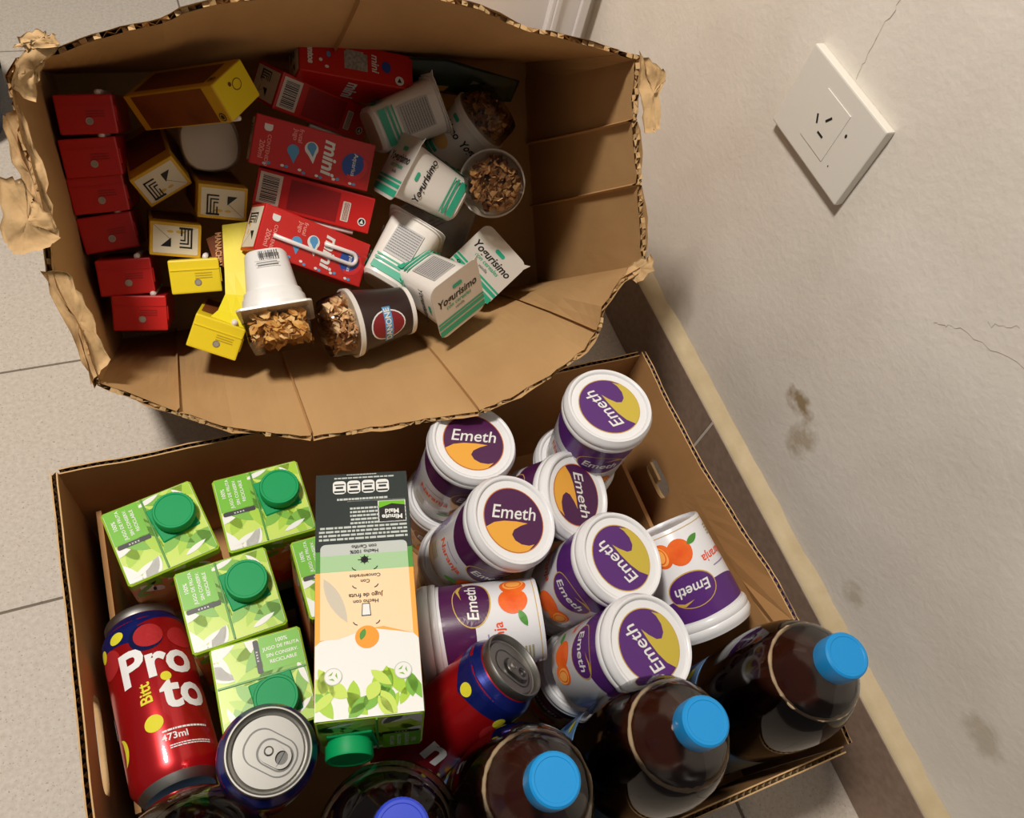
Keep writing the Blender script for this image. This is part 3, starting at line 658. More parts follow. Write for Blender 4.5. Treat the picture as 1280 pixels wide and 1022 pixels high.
def tub_proto(pur,yel,rim):
    t=thing('jam_tub','x','tub');rg=random.Random(4)
    lat('body',[(.001,.002),(.033,.002),(.0335,0),(.0352,0),(.036,.0015),(.0405,.088),(.001,.088)],M_tub,t,64)
    fm=wrap(tr_)
    N=40;up=[];lo=[]
    for i in range(N+1):
        u=-.075+.15*i/N; k=(abs(u)/.075)
        up.append((u,.0855-.002*k));lo.append((u,.060+.010*math.sin(u*38)*.4+.016*k**3))
    decal('band_print',t,[[up[i],lo[i],lo[i+1],up[i+1]] for i in range(N)],pur,fm,.0002,.006)
    decal('emblem_rim',t,[ell(0,.058,.0235,.0165,32)],M_gold,fm,.0003,.006);decal('emblem',t,[ell(0,.0582,.0224,.0155,32)],pur,fm,.0004,.006)
    decal('emblem_swoosh',t,[[(.002,.0665),(.012,.0705),(.0185,.0685),(.0205,.065),(.012,.068)]],M_gold,fm,.0005,.006)
    text('emblem_lettering',t,[('Emeth',0,.0575,.0135,0,.15,1,.015)],M_wprint,fm,.0006,.006)
    text('flavour_lettering',t,[('Naranja',-.040,.038,.0118,0,.05,1,.014)],M_ortxt,fm,.0003,.006)
    decal('fine_line',t,lines(-.052,-.03,.0465,.0485,1,rg),M_lil,fm,.0003,.006)
    decals('orange_print',t,[ell(-.004,.023,.0125),ell(.013,.021,.010,.0115)],M_or,fm,.0003,.006)
    decal('orange_slice',t,[ell(.015,.0205,.0068,.0095,rot=.3)],M_or2,fm,.0004,.006)
    decal('orange_segment',t,ring(.015,.0205,.0055,.0075,.0012),M_or,fm,.0005,.006)
    decal('leaf_print',t,[leaf(-.021,.0165,.016,.007,200)],M_leaf3,fm,.0004,.006)
    decal('weight_print',t,lines(-.062,-.046,.010,.022,4,rg),mat('print_khaki',(170,160,120),.35),fm,.0003,.006)
    fp=lines(.045,.085,.006,.056,12,rg,.5)+lines(-.112,-.07,.006,.05,12,rg,.5)
    decal('fine_print',t,fp,M_lil,fm,.0003,.006)
    decal('rim_line',t,[rect(-.121+.0101*i,-.121+.0101*(i+1),.0035,.0042) for i in range(24)],M_gold,fm,.0002,.006)
    lidparts(t,pur,yel,rim)
    return t
tpA=tub_proto(M_pur,M_olive,M_gold);tpB=tub_proto(M_pur2,M_amber,mat('print_copper',(198,120,58),.3))
G='white jam tubs with purple lids in the crate'
for k,pr,lb in(('P1',tpA,'white jam tub with purple lid, topmost in the crate\'s back right corner'),('P2',tpB,'white jam tub whose purple lid is tucked under the torn box edge'),
  ('P3',tpB,'white jam tub leaning right of the lying carton, amber swoosh under lettering'),('P4',tpB,'white jam tub tipped on edge, its lid text running downwards'),
  ('P5',tpA,'white jam tub in the middle of the tubs, olive swoosh, beside the upside-down one'),('P6',tpA,'white jam tub nearest the bottles, lid partly behind a brown bottle'),
  ('P7',tpB,'white jam tub lying on its side between lying carton and slanted can'),('P8',tpA,'white jam tub upside down against the crate\'s right wall'),
  ('L1',tpA,'white jam tub under the topmost back right tub, rim just showing'),('L2',tpB,'white jam tub under the tub tucked beneath the box edge'),('L3',tpB,'white jam tub whose rim shows just right of the lying carton'),
  ('L5',tpA,'white jam tub underneath the middle olive swoosh tub'),('L6',tpA,'white jam tub beside the slanted can\'s silver lid, under another tub')):
    o=inst(pr,PL[k],lb,'tub',G)
    for c in o.children:
        if c.name.startswith('lid'): c.rotation_euler=(0,0,math.radians(LID[k]))
# ---------------- drink cans
M_red=mat('can_red',(176,20,26),.28,metal=.55,coat=.3);M_blue=mat('can_blue',(20,34,112),.28,metal=.5,coat=.3);M_navy=mat('can_navy',(18,26,80),.28,metal=.5,coat=.3);M_yel=mat('can_yellow',(216,208,52),.35)
M_alu=mat('aluminium',(160,158,152),.42,metal=1,noise=1,rgb2=(150,148,143),scale=20);M_cantxt=mat('can_white',(226,226,224),.4);M_redlt=mat('can_light_red',(196,50,54),.3,metal=.4)
CPR=[(.0285,.006),(.033,.014),(.033,.136),(.0322,.1405),(.030,.1445),(.0277,.149)]
def crf(z):
    for (r0,z0),(r1,z1) in zip(CPR,CPR[1:]):
        if z0<=z<=z1: return r0+(r1-r0)*(z-z0)/(z1-z0)
    return .0277 if z>.14 else .0285
def can_proto():
    t=thing('drink_can','x','can');rg=random.Random(2)
    lat('body',[(.0252,.006),(.0285,.006),(.033,.014),(.033,.136),(.0322,.1405),(.030,.1445),(.0277,.149),(.0252,.149)],M_red,t,64,auto=60)
    lat('base',[(.001,.006),(.02,.004),(.0232,.0005),(.0245,0),(.0262,.002),(.0288,.0062)],M_alu,t,48,auto=60)
    l=lat('can_lid',[(.0276,.1488),(.0283,.1515),(.0283,.1555),(.0276,.157),(.0266,.157),(.0259,.1555),(.0252,.1512),(.0240,.1506),(.0226,.1524),(.001,.1524)],M_alu,t,64,auto=40)
    fm=flat((0,0,.1524),(1,0,0),(0,1,0))
    tear=[(.001,-.004),(.014,-.0125),(.0195,-.007),(.0205,0),(.0195,.007),(.014,.0125),(.001,.004),(-.016,.0015),(-.016,-.0015)]
    def ringpoly(p,w):
        c=(sum(x for x,_ in p)/len(p),sum(y for _,y in p)/len(p));i=[(c[0]+(x-c[0])*(1-w),c[1]+(y-c[1])*(1-w)) for x,y in p];n=len(p);return [[p[k],p[(k+1)%n],i[(k+1)%n],i[k]] for k in range(n)]
    M_alud=mat('aluminium_score_shade',(104,103,100),.4,metal=1)
    decal('score_line',l,ringpoly(rrect(-.0165,.0195,-.0125,.0125,.011,8),.06),M_alud,fm,.0003)
    # pull tab: flat loop with rivet
    tp=rrect(-.006,.0155,-.0072,.0072,.0066,6);bm=bmesh.new();c=(.0102,0)
    hole=rrect(.0055,.0135,-.0045,.0045,.0042,6);n=len(tp);vs=[];fs=[]
    for z in(.0016,.0028):
        for p in(tp,hole):
            for x,y in p: vs.append((x,y,.1524+z))
    for i in range(n):
        j=(i+1)%n;fs+= [(2*n+i,2*n+j,3*n+j,3*n+i),(i,j,2*n+j,2*n+i),(n+i,3*n+i,3*n+j,n+j),(i,n+i,n+j,j)]
    mk('pull_tab',vs,fs,M_alu,l,False);bm.free()
    decal('tab_shade',l,[rrect(.0055,.0135,-.0045,.0045,.0042,6)],M_alud,fm,.0006);decal('tab_shade',l,ringpoly(rrect(-.0075,.017,-.0087,.0087,.008,8),.10),M_alud,fm,.0005)  # dark disc and ring put the pull tab's shade into the colour
    lat('rivet',[(.001,.1523),(.0032,.1523),(.0032,.1555),(.0022,.1562),(.001,.1562)],M_alu,l,20)
    f=wrap(crf);sg=.005
    N=72;C=.2073
    def lowz(u): return .124+.008*abs(math.sin(u*45+.5))**.7+.006*math.sin(u*24+1)
    decal('top_print',t,[[(C*i/N,.1483),(C*i/N,lowz(C*i/N)),(C*(i+1)/N,lowz(C*(i+1)/N)),(C*(i+1)/N,.1483)] for i in range(N)],M_blue,f,.00018,sg)
    decal('blob_print',t,[ell(.004,.121,.013,.0125)],M_navy,f,.00026,sg);decals('blob_print',t,[ell(.006,.122,.0112,.0105),ell(.032,.118,.012,.010),ell(-.03,.114,.012,.012)],M_redlt,f,.00034,sg)
    decals('dot_print',t,[ell(-.018,.131,.0062,.0048),ell(-.036,.126,.0045,.0058),ell(-.004,.046,.0068),ell(.066,.121,.0062),ell(.081,.116,.0022),ell(.085,.125,.0016),ell(-.075,.128,.0055)],M_yel,f,.0005,sg)
    decal('moon_print',t,[ell(-.036,.040,.008,.011,14,0,-PI/2,PI/2)+[(-.036+.003*math.cos(a),.040+.011*math.sin(a)) for a in(1.2,.6,0,-.6,-1.2)]],M_yel,f,.0005,sg)
    text('brand_lettering',t,[('Pro',.007,.097,.041,0,0,.95,.03),('to',.023,.067,.041,0,0,.95,.03),('n',-.052,.070,.037,0,0,1,.035)],M_cantxt,f,.0005,sg)
    text('variety_lettering',t,[('Bitt',-.005,.072,.0125,90,0,1,.02)],M_yel,f,.0005,sg)
    decal('dot_print',t,[ell(.0115,.0815,.004)],M_yel,f,.0006,sg)
    text('volume_lettering',t,[('473ml',.008,.031,.0075,0,0,1,.02)],M_cantxt,f,.0005,sg)
    decal('fine_print',t,lines(.0,.034,.035,.038,1,rg,.5)+lines(.003,.034,.0215,.025,2,rg,.5)+lines(.06,.085,.02,.09,16,rg,.45),M_cantxt,f,.0005,sg)
    return t
cp_=can_proto()
G='red and blue drink cans'
for k,lb in(('can1','red and blue drink can lying against the crate\'s left wall'),('can2','drink can standing with its silver lid and pull tab towards viewer'),('can3','red and blue drink can slanting left of the tubs, silver lid upper right')):
    inst(cp_,PL[k],lb,'can',G)
# ---------------- big bottles
M_pet=clear('clear_plastic',(250,250,248),1.45);M_cola=mat('dark_drink',(48,20,12),.12,spec=.6);M_foam=mat('foam',(176,150,118),.6,bump=.5,bscale=900)
M_bcap=mat('light_blue_cap',(24,138,204),.42,spec=.35);M_bcap2=mat('deep_blue_cap',(44,66,190),.35);M_lab=mat('bottle_label',(60,120,176),.4,noise=1,rgb2=(150,176,200),scale=18);M_labn=mat('bottle_label_navy',(34,70,130),.4)
BP=[(.044,0),(.049,.006),(.0505,.018),(.0505,.075),(.0488,.08),(.0488,.175),(.0505,.18),(.0505,.228),(.0492,.252),(.0455,.272),(.0385,.290),(.0285,.303),(.019,.311),(.0142,.316),(.0135,.330)]
def rb(z):
    for (r0,z0),(r1,z1) in zip(BP,BP[1:]):
        if z0<=z<=z1: return r0+(r1-r0)*(z-z0)/(z1-z0)
    return .0135
def bottle(pl,label,capm,fill,foam=True,drink=M_cola):
    t=thing('drink_bottle',label,'bottle',pl,'large bottles of dark drink along the front')
    vs,fs=lathe(BP+[],56);fs=fs[:-1];o=mk('bottle_shell',vs,fs,M_pet,t,True)
    pr=[(max(r-.0012,.001),z+.001 if z<.003 else z) for r,z in BP if z<fill-.003]+[(rb(fill)-.0012,fill),(.001,fill)]
    lat('drink',[(.001,.001)]+pr,drink,t,56,auto=40)
    if foam:
        R=rb(fill)-.0022;n=64;vs=[];fs=[];rg=random.Random(int(fill*1e4))
        for i in range(n):
            a=2*PI*i/n;rr=.0011+rg.uniform(0,.0008)
            for k in range(6): b=2*PI*k/6;vs.append(((R+rr*math.cos(b))*math.cos(a),(R+rr*math.cos(b))*math.sin(a),fill+rr*math.sin(b)+.0006))
        for i in range(n):
            for k in range(6): fs.append((i*6+k,((i+1)%n)*6+k,((i+1)%n)*6+(k+1)%6,i*6+(k+1)%6))
        mk('foam_ring',vs,fs,M_foam,t,True)
    lb=lat('label_wrap',[(.0491,.082),(.0495,.082),(.0495,.173),(.0491,.173)],M_lab,t,56)
    f=wrap(lambda z:.0495);decals('label_print',lb,[ell(-.06+.05*i,.13,.018,.025) for i in range(5)],M_labn,f,.0004,.006)
    decal('label_dots',lb,[ell(-.04+.05*i,.155,.006) for i in range(4)],M_yel,f,.0006,.006)
    lat('neck_ring',[(.0136,.3165),(.0165,.3165),(.0165,.3185),(.0136,.3185)],M_pet,t,40)
    vs,fs=lathe([(.001,.3195),(.0168,.3195),(.0172,.322),(.0172,.334),(.0166,.3368),(.0152,.338),(.0135,.338),(.013,.3376),(.001,.3376)],80)
    vs=[(x*(1-.012*(i%2)),y*(1-.012*(i%2)),z) if .321<z<.335 else (x,y,z) for i,(x,y,z) in((k%80,v) for k,v in enumerate(vs))]
    o=mk('screw_cap',vs,fs,capm,t,True);sharp(o.data,30)
    return t
bottle(PL['B4'],'bottle of dark drink with light blue cap at crate\'s right end, by wall',M_bcap,.290)
bottle(PL['B3'],'bottle of dark drink with light blue cap, second from the wall',M_bcap,.288)
bottle(PL['B2'],'bottle of dark drink with light blue cap, third from the wall',M_bcap,.289)
bottle(PL['B1'],'half-seen bottle with a deep blue cap at the bottom edge',M_bcap2,.21)
bottle(PL['B0'],'bottle shoulder below the lying red can at the bottom edge',M_bcap2,.20)
# ---------------- small cartons in the big box
M_rc=mat('red_carton',(196,28,24),.38,coat=.15);M_rcd=mat('red_carton_dark',(140,16,18),.4);M_yc=mat('yellow_carton',(232,206,34),.38,coat=.15);M_yend=mat('yellow_border',(216,170,40),.4);M_brown=mat('brown_print',(132,72,34),.4,noise=1,rgb2=(96,50,26),scale=25)
M_bluep=mat('print_blue',(36,72,150),.35);M_lblue=mat('print_light_blue',(84,150,196),.35);M_straw=mat('straw_plastic',(226,216,210),.3);M_cgrey=mat('foil_dot',(172,160,144),.4,metal=.3)
w_,d_,l_=.047,.037,.118
def barcode(x0,x1,y0,y1,seed):
    rg=random.Random(seed);o=[];y=y0
    while y<y1:
        k=rg.choice([.0005,.0008,.0012]);o.append(rect(x0,x1,y,min(y+k,y1)));y+=k+rg.choice([.0006,.001])
    return o
def drop(cx,cy,L,deg):
    a=math.radians(deg);p=[(math.cos(t)*.32,math.sin(t)*.32) for t in[math.radians(x) for x in range(40,321,20)]]+[(.68,0)]
    return [(cx+(x*math.cos(a)-y*math.sin(a))*L,cy+(x*math.sin(a)+y*math.cos(a))*L) for x,y in p]
def e_mark(t,fm,s,dx,flip=1,h=.0006):
    """black bracket mark and black wedge printed on the folded carton end"""
    P=[rect(-.0145,-.0130,-.0105,.007),rect(-.0145,-.0035,.0055,.007),rect(-.0115,-.0102,-.0105,.0035),rect(-.0115,-.0035,.0022,.0035),rect(-.0085,-.0074,-.0105,.0005),rect(-.0085,-.004,-.0008,.0005),rect(-.0148,-.003,-.0122,-.0102),rect(-.0058,-.0045,-.0105,-.004)]
    W=[[(.004,.0065),(.013,.0065),(.004,-.002)]]
    decal('end_mark',t,[[(flip*x*s+dx,flip*y*s) for x,y in p] for p in P+W],M_black,fm,h)
def wendprint(t,fm,a,b,h=.0003):
    decal('end_label',t,[rrect(-a/2+.003,a/2-.003,-b/2+.003,b/2-.003,.001)],mat('end_white',(222,212,190),.4),fm,h)
    decal('fold_line',t,[[(a/2-.003,-b/2+.003),(a/2-.0036,-b/2+.003),(.005,-.001),(.0054,-.0005)],[(-a/2+.003,-b/2+.003),(-a/2+.0036,-b/2+.003),(-.004,-b/2+.009),(-.0046,-b/2+.0093)]],mat('fold_shadow',(150,136,112),.6),fm,h+.0001)
    decal('glue_spot',t,[ell(-.004,-.008,.004,.0015),ell(.005,-.008,.003,.0013)],mat('glue_yellow',(214,176,70),.4),fm,h+.0001)
def red_front():
    """200 ml carton, wide printed face on +z (local x = bottom to top of the pack)"""
    t=thing('juice_box','x','juice box');frombm('body',boxbm(-l_/2,l_/2,-w_/2,w_/2,-d_,0,.0012,2),M_rc,t)
    fm=flat((0,0,0),(1,0,0),(0,1,0));D=lambda n,p,m,h:decal(n,t,p,m,fm,h)
    D('logo_disc',[ell(.041,-.002,.0125)],M_bluep,.0003);D('logo_swoosh',[ell(.041,-.002,.0135,.0135,16,0,-1.9,.6)+ell(.039,-.0,.0115,.0115,16,0,-1.9,.6)[::-1]],mat('print_crimson',(214,40,44),.35),.0004)
    text('logo_lettering',t,[('Aquarius',.041,-.001,.0062,-90,0,1,.01)],M_wprint,fm,.0005)
    text('brand_lettering',t,[('mini',.0155,-.001,.0195,-90,.15,1,.03)],M_wprint,fm,.0004)
    D('drop_print',[drop(-.003,.004,.021,-75)],M_wprint,.0003);D('drop_core',[drop(-.003,.0055,.014,-75)],M_lblue,.0004)
    D('drop_print',[drop(-.02,-.002,.018,-80)],M_lblue,.0003)
    D('badge',[rrect(-.050,-.042,.010,.019,.003)],M_wprint,.0003);D('badge_cap',[rect(-.050,-.042,.0165,.019)],mat('print_brightred',(214,30,30),.35),.0004)
    text('small_lettering',t,[('200ml',-.05,-.008,.007,-90),('CONTENIDO',-.044,-.008,.005,-90),('Jugo',-.02,.013,.0062,-90),('frutal',-.015,.013,.0062,-90)],mat('print_pink',(238,150,140),.4),fm,.0004)
    rg=random.Random(1);D('confetti',[ell(-.045+.0085*i,-.0195+rg.uniform(-.0015,.0015),.0018,.0013) for i in range(0,12,2)],M_wprint,.0004);D('confetti',[ell(-.041+.0085*i,-.0195+rg.uniform(-.0015,.0015),.0018,.0014) for i in range(0,11,2)],M_lblue,.0004)
    f2=flat((0,-w_/2,-d_/2),(1,0,0),(0,0,1));decal('side_print',t,lines(-.045,.03,-.012,.012,5,rg,.4),mat('print_side',(220,120,110),.4),f2,.0003)
    fe=flat((-l_/2,0,-d_/2),(0,-1,0),(0,0,1));wendprint(t,fe,w_,d_);e_mark(t,fe,1,0)
    return t
def red_side():
    """same carton, narrow face with barcode on +z"""
    t=thing('juice_box','x','juice box');frombm('body',boxbm(-l_/2,l_/2,-d_/2,d_/2,-w_,0,.0012,2),M_rc,t)
    fm=flat((0,0,0),(1,0,0),(0,1,0));D=lambda n,p,m,h:decal(n,t,p,m,fm,h)
    D('barcode_panel',[rect(-.056,-.034,-.015,.0155)],mat('barcode_white',(214,204,188),.4),.0003);D('barcode',barcode(-.053,-.037,-.013,.0135,3),M_black,.0004)
    D('text_panel',[rect(-.026,.024,-.015,.015)],M_rcd,.0003);rg=random.Random(6)
    D('info_panel',[rrect(.028,.036,-.012,.008,.001)],mat('barcode_white',(214,204,188),.4),.0003);D('info_print',lines(-.011,.007,.0295,.035,4,rg,.5,True),M_rcd,.0004)
    D('recycle_mark',[ell(.050,-.008,.0042)],M_wprint,.0003);D('recycle_mark',[ell(.050,-.008,.0032)],M_black,.0004);D('recycle_mark',[[(.050,-.0055),(.048,-.0098),(.052,-.0098)]],M_wprint,.0005)
    f2=flat((0,-d_/2,-w_/2),(1,0,0),(0,0,1));text('brand_lettering',t,[('mini',.02,0,.0195,-90,.15,1,.03)],M_wprint,f2,.0004);decal('drop_print',t,[drop(-.004,.004,.02,-75)],M_wprint,f2,.0003)
    fe=flat((-l_/2,0,-w_/2),(0,-1,0),(0,0,1));wendprint(t,fe,d_,w_);e_mark(t,fe,.9,0)
    return t
def red_back():
    """same carton, narrow face with picture print on +z"""
    t=thing('juice_box','x','juice box');frombm('body',boxbm(-l_/2,l_/2,-d_/2,d_/2,-w_,0,.0012,2),M_rc,t)
    fm=flat((0,0,0),(1,0,0),(0,1,0));D=lambda n,p,m,h:decal(n,t,p,m,fm,h)
    text('brand_lettering',t,[('mini',.018,.002,.011,-90,.15,1,.02)],M_wprint,fm,.0004);text('side_lettering',t,[('Juntos',-.048,.001,.0085,-90,0,1,.05)],M_wprint,fm,.0004)
    D('picture_print',[rect(-.014,.010,-.008,.010),rect(-.012,.006,.010,.012)],mat('print_pic',(176,170,160),.5,noise=1,rgb2=(120,116,108),scale=300),.0003)
    D('confetti',[ell(-.036,.010,.0022,.0013),ell(-.032,-.010,.002,.0016),ell(-.038,-.004,.0018)],M_wprint,.0004);D('confetti',[ell(-.030,.003,.002,.003),ell(-.033,.012,.0015)],M_lblue,.0004)
    D('logo_disc',[ell(.030,.001,.005,.006)],M_bluep,.0004);D('recycle_mark',[ell(.044,-.011,.0048)],M_wprint,.0003);D('recycle_mark',[[(.044,-.008),(.0415,-.013),(.0465,-.013)]],M_black,.0004)
    f2=flat((0,-d_/2,-w_/2),(1,0,0),(0,0,1));text('front_lettering',t,[('mini',-.002,0,.0195,-90,.15,1,.03)],M_wprint,f2,.0004)
    fe=flat((-l_/2,0,-w_/2),(0,-1,0),(0,0,1));wendprint(t,fe,d_,w_);e_mark(t,fe,.9,0)
    return t
rf=red_front();rs=red_side();rk=red_back()
G='red juice boxes lying in the middle of the big box'
o=inst(rf,PL['A3'],'red juice box lying face up, lettering and blue disc, no straw','juice box',G)
a5=inst(rf,PL['A5'],'red juice box lying face up with a white straw on it','juice box',G)
pts=[(-.045,-.004,.0022),(.0,-.0045,.0022),(.040,-.0045,.0022)]+[(.040+.006*math.sin(PI*i/8),.0015-.006*math.cos(PI*i/8),.0022) for i in range(1,8)]+[(.040,.0075,.0022),(.008,.0065,.0022)]
tube('straw',pts,.0022,M_straw,a5)
o=inst(rs,PL['A4'],'red juice box on its narrow side with barcode, between two face-up ones','juice box',G)
tube('straw',[(-.008,-.0215,-.006),(.025,-.0215,-.006),(.044,-.0215,-.006)],.0024,M_straw,o)
inst(rs,PL['A2'],'red juice box with barcode, higher up behind the face-up one','juice box',G)
inst(rk,PL['A1'],'red juice box nearest the box\'s far wall, picture print on top','juice box',G)
# cartons standing on end at the left
def end_carton(name,cat,a,b,L,mend,mbody,white=False,mside=None):
    t=thing(name,'x',cat);frombm('body',boxbm(-a/2,a/2,-b/2,b/2,-L,0,.0016,2),mbody,t);fm=flat((0,0,0),(1,0,0),(0,1,0))
    if white: wendprint(t,fm,a,b);e_mark(t,fm,1.05,0)
    else:
        box('fold_seam',-a/2+.001,a/2-.001,b/2-.0105,b/2-.0095,-.0002,.0007,mend,t)
        decal('straw_hole',t,[ell(0.002,-.006,.0033)],M_cgrey,fm,.0004);decal('straw_hole',t,ring(.002,-.006,.0033,.0033,.0007),M_silver,fm,.0005)
        rg=random.Random(1);decal('date_stamp',t,lines(.0,.016,-.003,.004,3,rg,.4),mat('stamp_ochre',(190,160,30),.5) if mend is M_yc else mat('stamp_maroon',(150,22,20),.5),fm,.0004)
        box('fold_ear',a/2-.0002,a/2+.0011,-.007,.007,-.012,-.002,mend,t,bev=.0004,seg=1)
        tube('straw',[(a/2-.012,b/2+.0016,-.0015),(a/2-.012,b/2+.0022,-.06),(a/2-.012,b/2+.0022,-.1)],.0028,M_straw,t)
    if mside:
        for sx in(-1,1): decal('side_panel_print',t,[rect(-b/2+.003,b/2-.003,-L+.02,-.02)],mside,flat((sx*a/2,0,0),(0,sx,0),(0,0,1)),.0003)
        for sy in(-1,1): decal('side_panel_print',t,[rect(-a/2+.003,a/2-.003,-L+.02,-.02)],mside,flat((0,sy*b/2,0),(-sy,0,0),(0,0,1)),.0003)
    return t
re_=end_carton('juice_box','juice box',.050,.035,.125,M_rc,M_rc)
G='red juice boxes standing on end along the left wall'
ordn=['uppermost','second from the top','third from the top','fourth from the top','fifth from the top','lowest']
for i in range(6): inst(re_,PL['R%d'%(i+1)],'red juice box on end, %s in the left column'%ordn[i],'juice box',G)
yw=end_carton('milk_carton','carton',.047,.033,.118,M_yc,M_yend,True,M_brown);yy=end_carton('milk_carton','carton',.047,.033,.118,M_yc,M_yc,False,M_brown)
G='yellow milk cartons standing on end'
for k,pr,lb in(('Y1',yw,'yellow carton with white marked end, tilted, nearest the red column\'s middle'),('Y2',yw,'yellow carton with white marked end, right of the tilted one'),('Y3',yw,'yellow carton with white marked end, its mark upside down, lowest of three'),
   ('Y4',yy,'yellow ended carton below the white marked ends, beside the yellow wrapper'),('Y5',yy,'yellow ended carton lowest in the pile, tilted beside the cornflake pot')):
    q,l=PL[k]
    if k=='Y3': q=Quaternion(q)@Quaternion((0,0,0,1))
    inst(pr,(q,l),lb,'carton',G)
def y6():
    t=thing('milk_carton','yellow and brown carton lying by the far wall, yellow end towards viewer','carton',PL['Y6']);a,b,L=.046,.036,.118
    frombm('body',boxbm(-a/2,a/2,-b/2,b/2,-L,0,.0014,2),M_yend,t);fm=flat((0,0,0),(1,0,0),(0,1,0))
    decal('end_label',t,[rrect(-a/2+.001,a/2-.001,-b/2+.001,b/2-.001,.001)],M_yc,fm,.0002);decal('stamp',t,ring(.004,.004,.006,.005,.0008)+[ell(-.004,.008,.002)],M_brown,fm,.0004)
    for sx,sy in((0,-1),(-1,0),(0,1)):
        f=flat((sx*a/2,sy*b/2,0),(-sy,sx,0),(0,0,1));decal('side_panel_print',t,[rect(-.0165,.0165,-L+.010,-.014)],M_brown,f,.0003);decal('recycle_mark',t,[ell(.012,-.008,.004)],M_black,f,.0004);decal('recycle_mark',t,ring(.012,-.008,.003,.003,.0008),M_yend,f,.0005)
    tube('straw',[(-.012,-b/2-.0024,-.002),(-.012,-b/2-.0024,-.09)],.0024,M_straw,t)
y6()
# ---------------- yogurts
M_yog=mat('yogurt_white',(228,222,212),.35,coat=.2);M_foil=mat('foil_lid',(214,208,198),.38,metal=.15);M_teal=mat('print_teal',(42,164,128),.35);M_tan=mat('pot_base',(206,186,158),.4);M_gtxt=mat('print_grey_text',(120,116,112),.4)
yr=lambda z:.0205+.0045*z/.066
def yog_proto(h=.066):
    t=thing('yogurt_pot','x','yogurt');lat('body',[(.001,.0),(.018,0),(.0205,.003),(.025,h-.002),(.027,h-.0015),(.027,h),(.001,h)],[M_yog],t,40,sq=2.2)
    lat('base_disc',[(.001,-.0002),(.017,-.0002),(.0175,.0004)],M_tan,t,32,sq=2.2)
    o=[(x,y) for x,y in rrect(-.0285,.0285,-.0285,.0285,.008,5)];o[2]=(.0305,.0305);n=len(o)
    mk('foil_lid',[(x,y,h) for x,y in o]+[(x,y,h+.0007) for x,y in o],[tuple(range(n-1,-1,-1)),tuple(range(n,2*n))]+[(i,(i+1)%n,(i+1)%n+n,i+n) for i in range(n)],M_foil,t)
    fm=flat((0,0,h+.0007),(1,0,0),(0,1,0))
    decal('lid_stripe',t,[rect(-.0283,.0283,-.0125,-.0105),rect(-.0283,.0283,-.0175,-.014),rect(-.028,.028,-.0255,-.0195)],M_teal,fm,.0003)
    decal('lid_stripe',t,[rrect(-.004,.0075,.0145,.0185,.0019)],M_teal,fm,.0003)
    text('lid_lettering',t,[('Yogurisimo',0,.0075,.0108,0,.2,.95,.02)],M_black,fm,.0003);text('lid_small_lettering',t,[('con cereales',.0,.0005,.006,0,.2)],M_teal,fm,.0003);text('lid_small_lettering',t,[('vainilla',.0,-.005,.0042)],M_gtxt,fm,.0003)
    rg=random.Random(9)
    for i,(ux,uy) in enumerate(((1,0),(0,1),(-1,0),(0,-1))):
        f=flat((ux*.0207,uy*.0207,0),(-uy,ux,0),V((ux*.0045/.066,uy*.0045/.066,1)))
        decal('side_stripe',t,[rect(-.016,.016,.006,.013),rect(-.0165,.0165,.015,.0175),rect(-.0165,.0165,.0195,.021)],M_teal,f,.0005)
        if i%2==0: text('side_lettering',t,[('Yogurisimo',0,.046,.0095,0,.2,.9,.02)],M_black,f,.0005);decal('side_mark',t,[rrect(-.004,.004,.053,.0565,.0017)],M_teal,f,.0005)
        else: decal('info_panel',t,[rect(-.013,.013,.024,.055)],mat('info_grey',(186,182,178),.4),f,.0005);decal('info_print',t,lines(-.012,.012,.026,.054,11,rg,.45),M_gtxt,f,.0007)
    return t
yp=yog_proto();G='small white yogurt pots with green stripes'
for k,lb in(('G7','square yogurt pot with its foil lid flat towards viewer, furthest right'),('G6','tipped yogurt pot with creamy foil lid at the front'),('G5','yogurt pot on its side showing grey text panel, beside the strawed juice box'),
   ('G1','yogurt pot on its side near the far wall, green stripes, base left'),('G2','yogurt pot tilted between the juice boxes and cereal cups')):
    o=inst(yp,PL[k],lb,'yogurt',G);o.scale=(1.17,1.17,1.12)
g0=thing('yogurt_cup','plain white cup turned bottom up among the yellow cartons','cup',PL['G0'])
lat('body',[(.001,0),(.0225,0),(.0258,.0012),(.0272,.004),(.029,.06),(.0305,.0605),(.0305,.062),(.001,.062)],mat('dull_white',(200,190,174),.6),g0,40,sq=.6)
# cups with a clear dome of cereal
M_dome=clear('clear_dome',(244,240,232),1.4)
def cereal(name,parent,fn,n,size,seed,cols):
    rg=random.Random(seed);vs=[];fs=[];mi=[]
    for i in range(n):
        c=V(fn(rg));a=V((rg.gauss(0,1),rg.gauss(0,1),rg.gauss(0,1))).normalized();b=a.orthogonal().normalized();d=a.cross(b);s=size*rg.uniform(.6,1.2);B=len(vs);k=6;m=rg.randrange(len(cols))
        for j in range(k):
            t=2*PI*j/k;vs.append(c+(b*math.cos(t)*rg.uniform(.75,1.1)+d*math.sin(t)*.7)*s+a*s*.35*math.cos(2*t))
        vs.append(c+a*s*.16);vs.append(c-a*s*.04)
        for j in range(k): fs+= [(B+j,B+(j+1)%k,B+k),(B+(j+1)%k,B+j,B+k+1)];mi+=[m,m]
    return props(mk(name,vs,fs,cols,parent,False,mi),kind='stuff')
CF=[mat('flake_gold',(226,178,104),.6),mat('flake_tan',(206,154,84),.6),mat('flake_pale',(236,200,140),.6)];GR=[mat('granola_brown',(190,138,88),.7),mat('granola_tan',(214,168,112),.7),mat('granola_dark',(150,104,66),.7)]
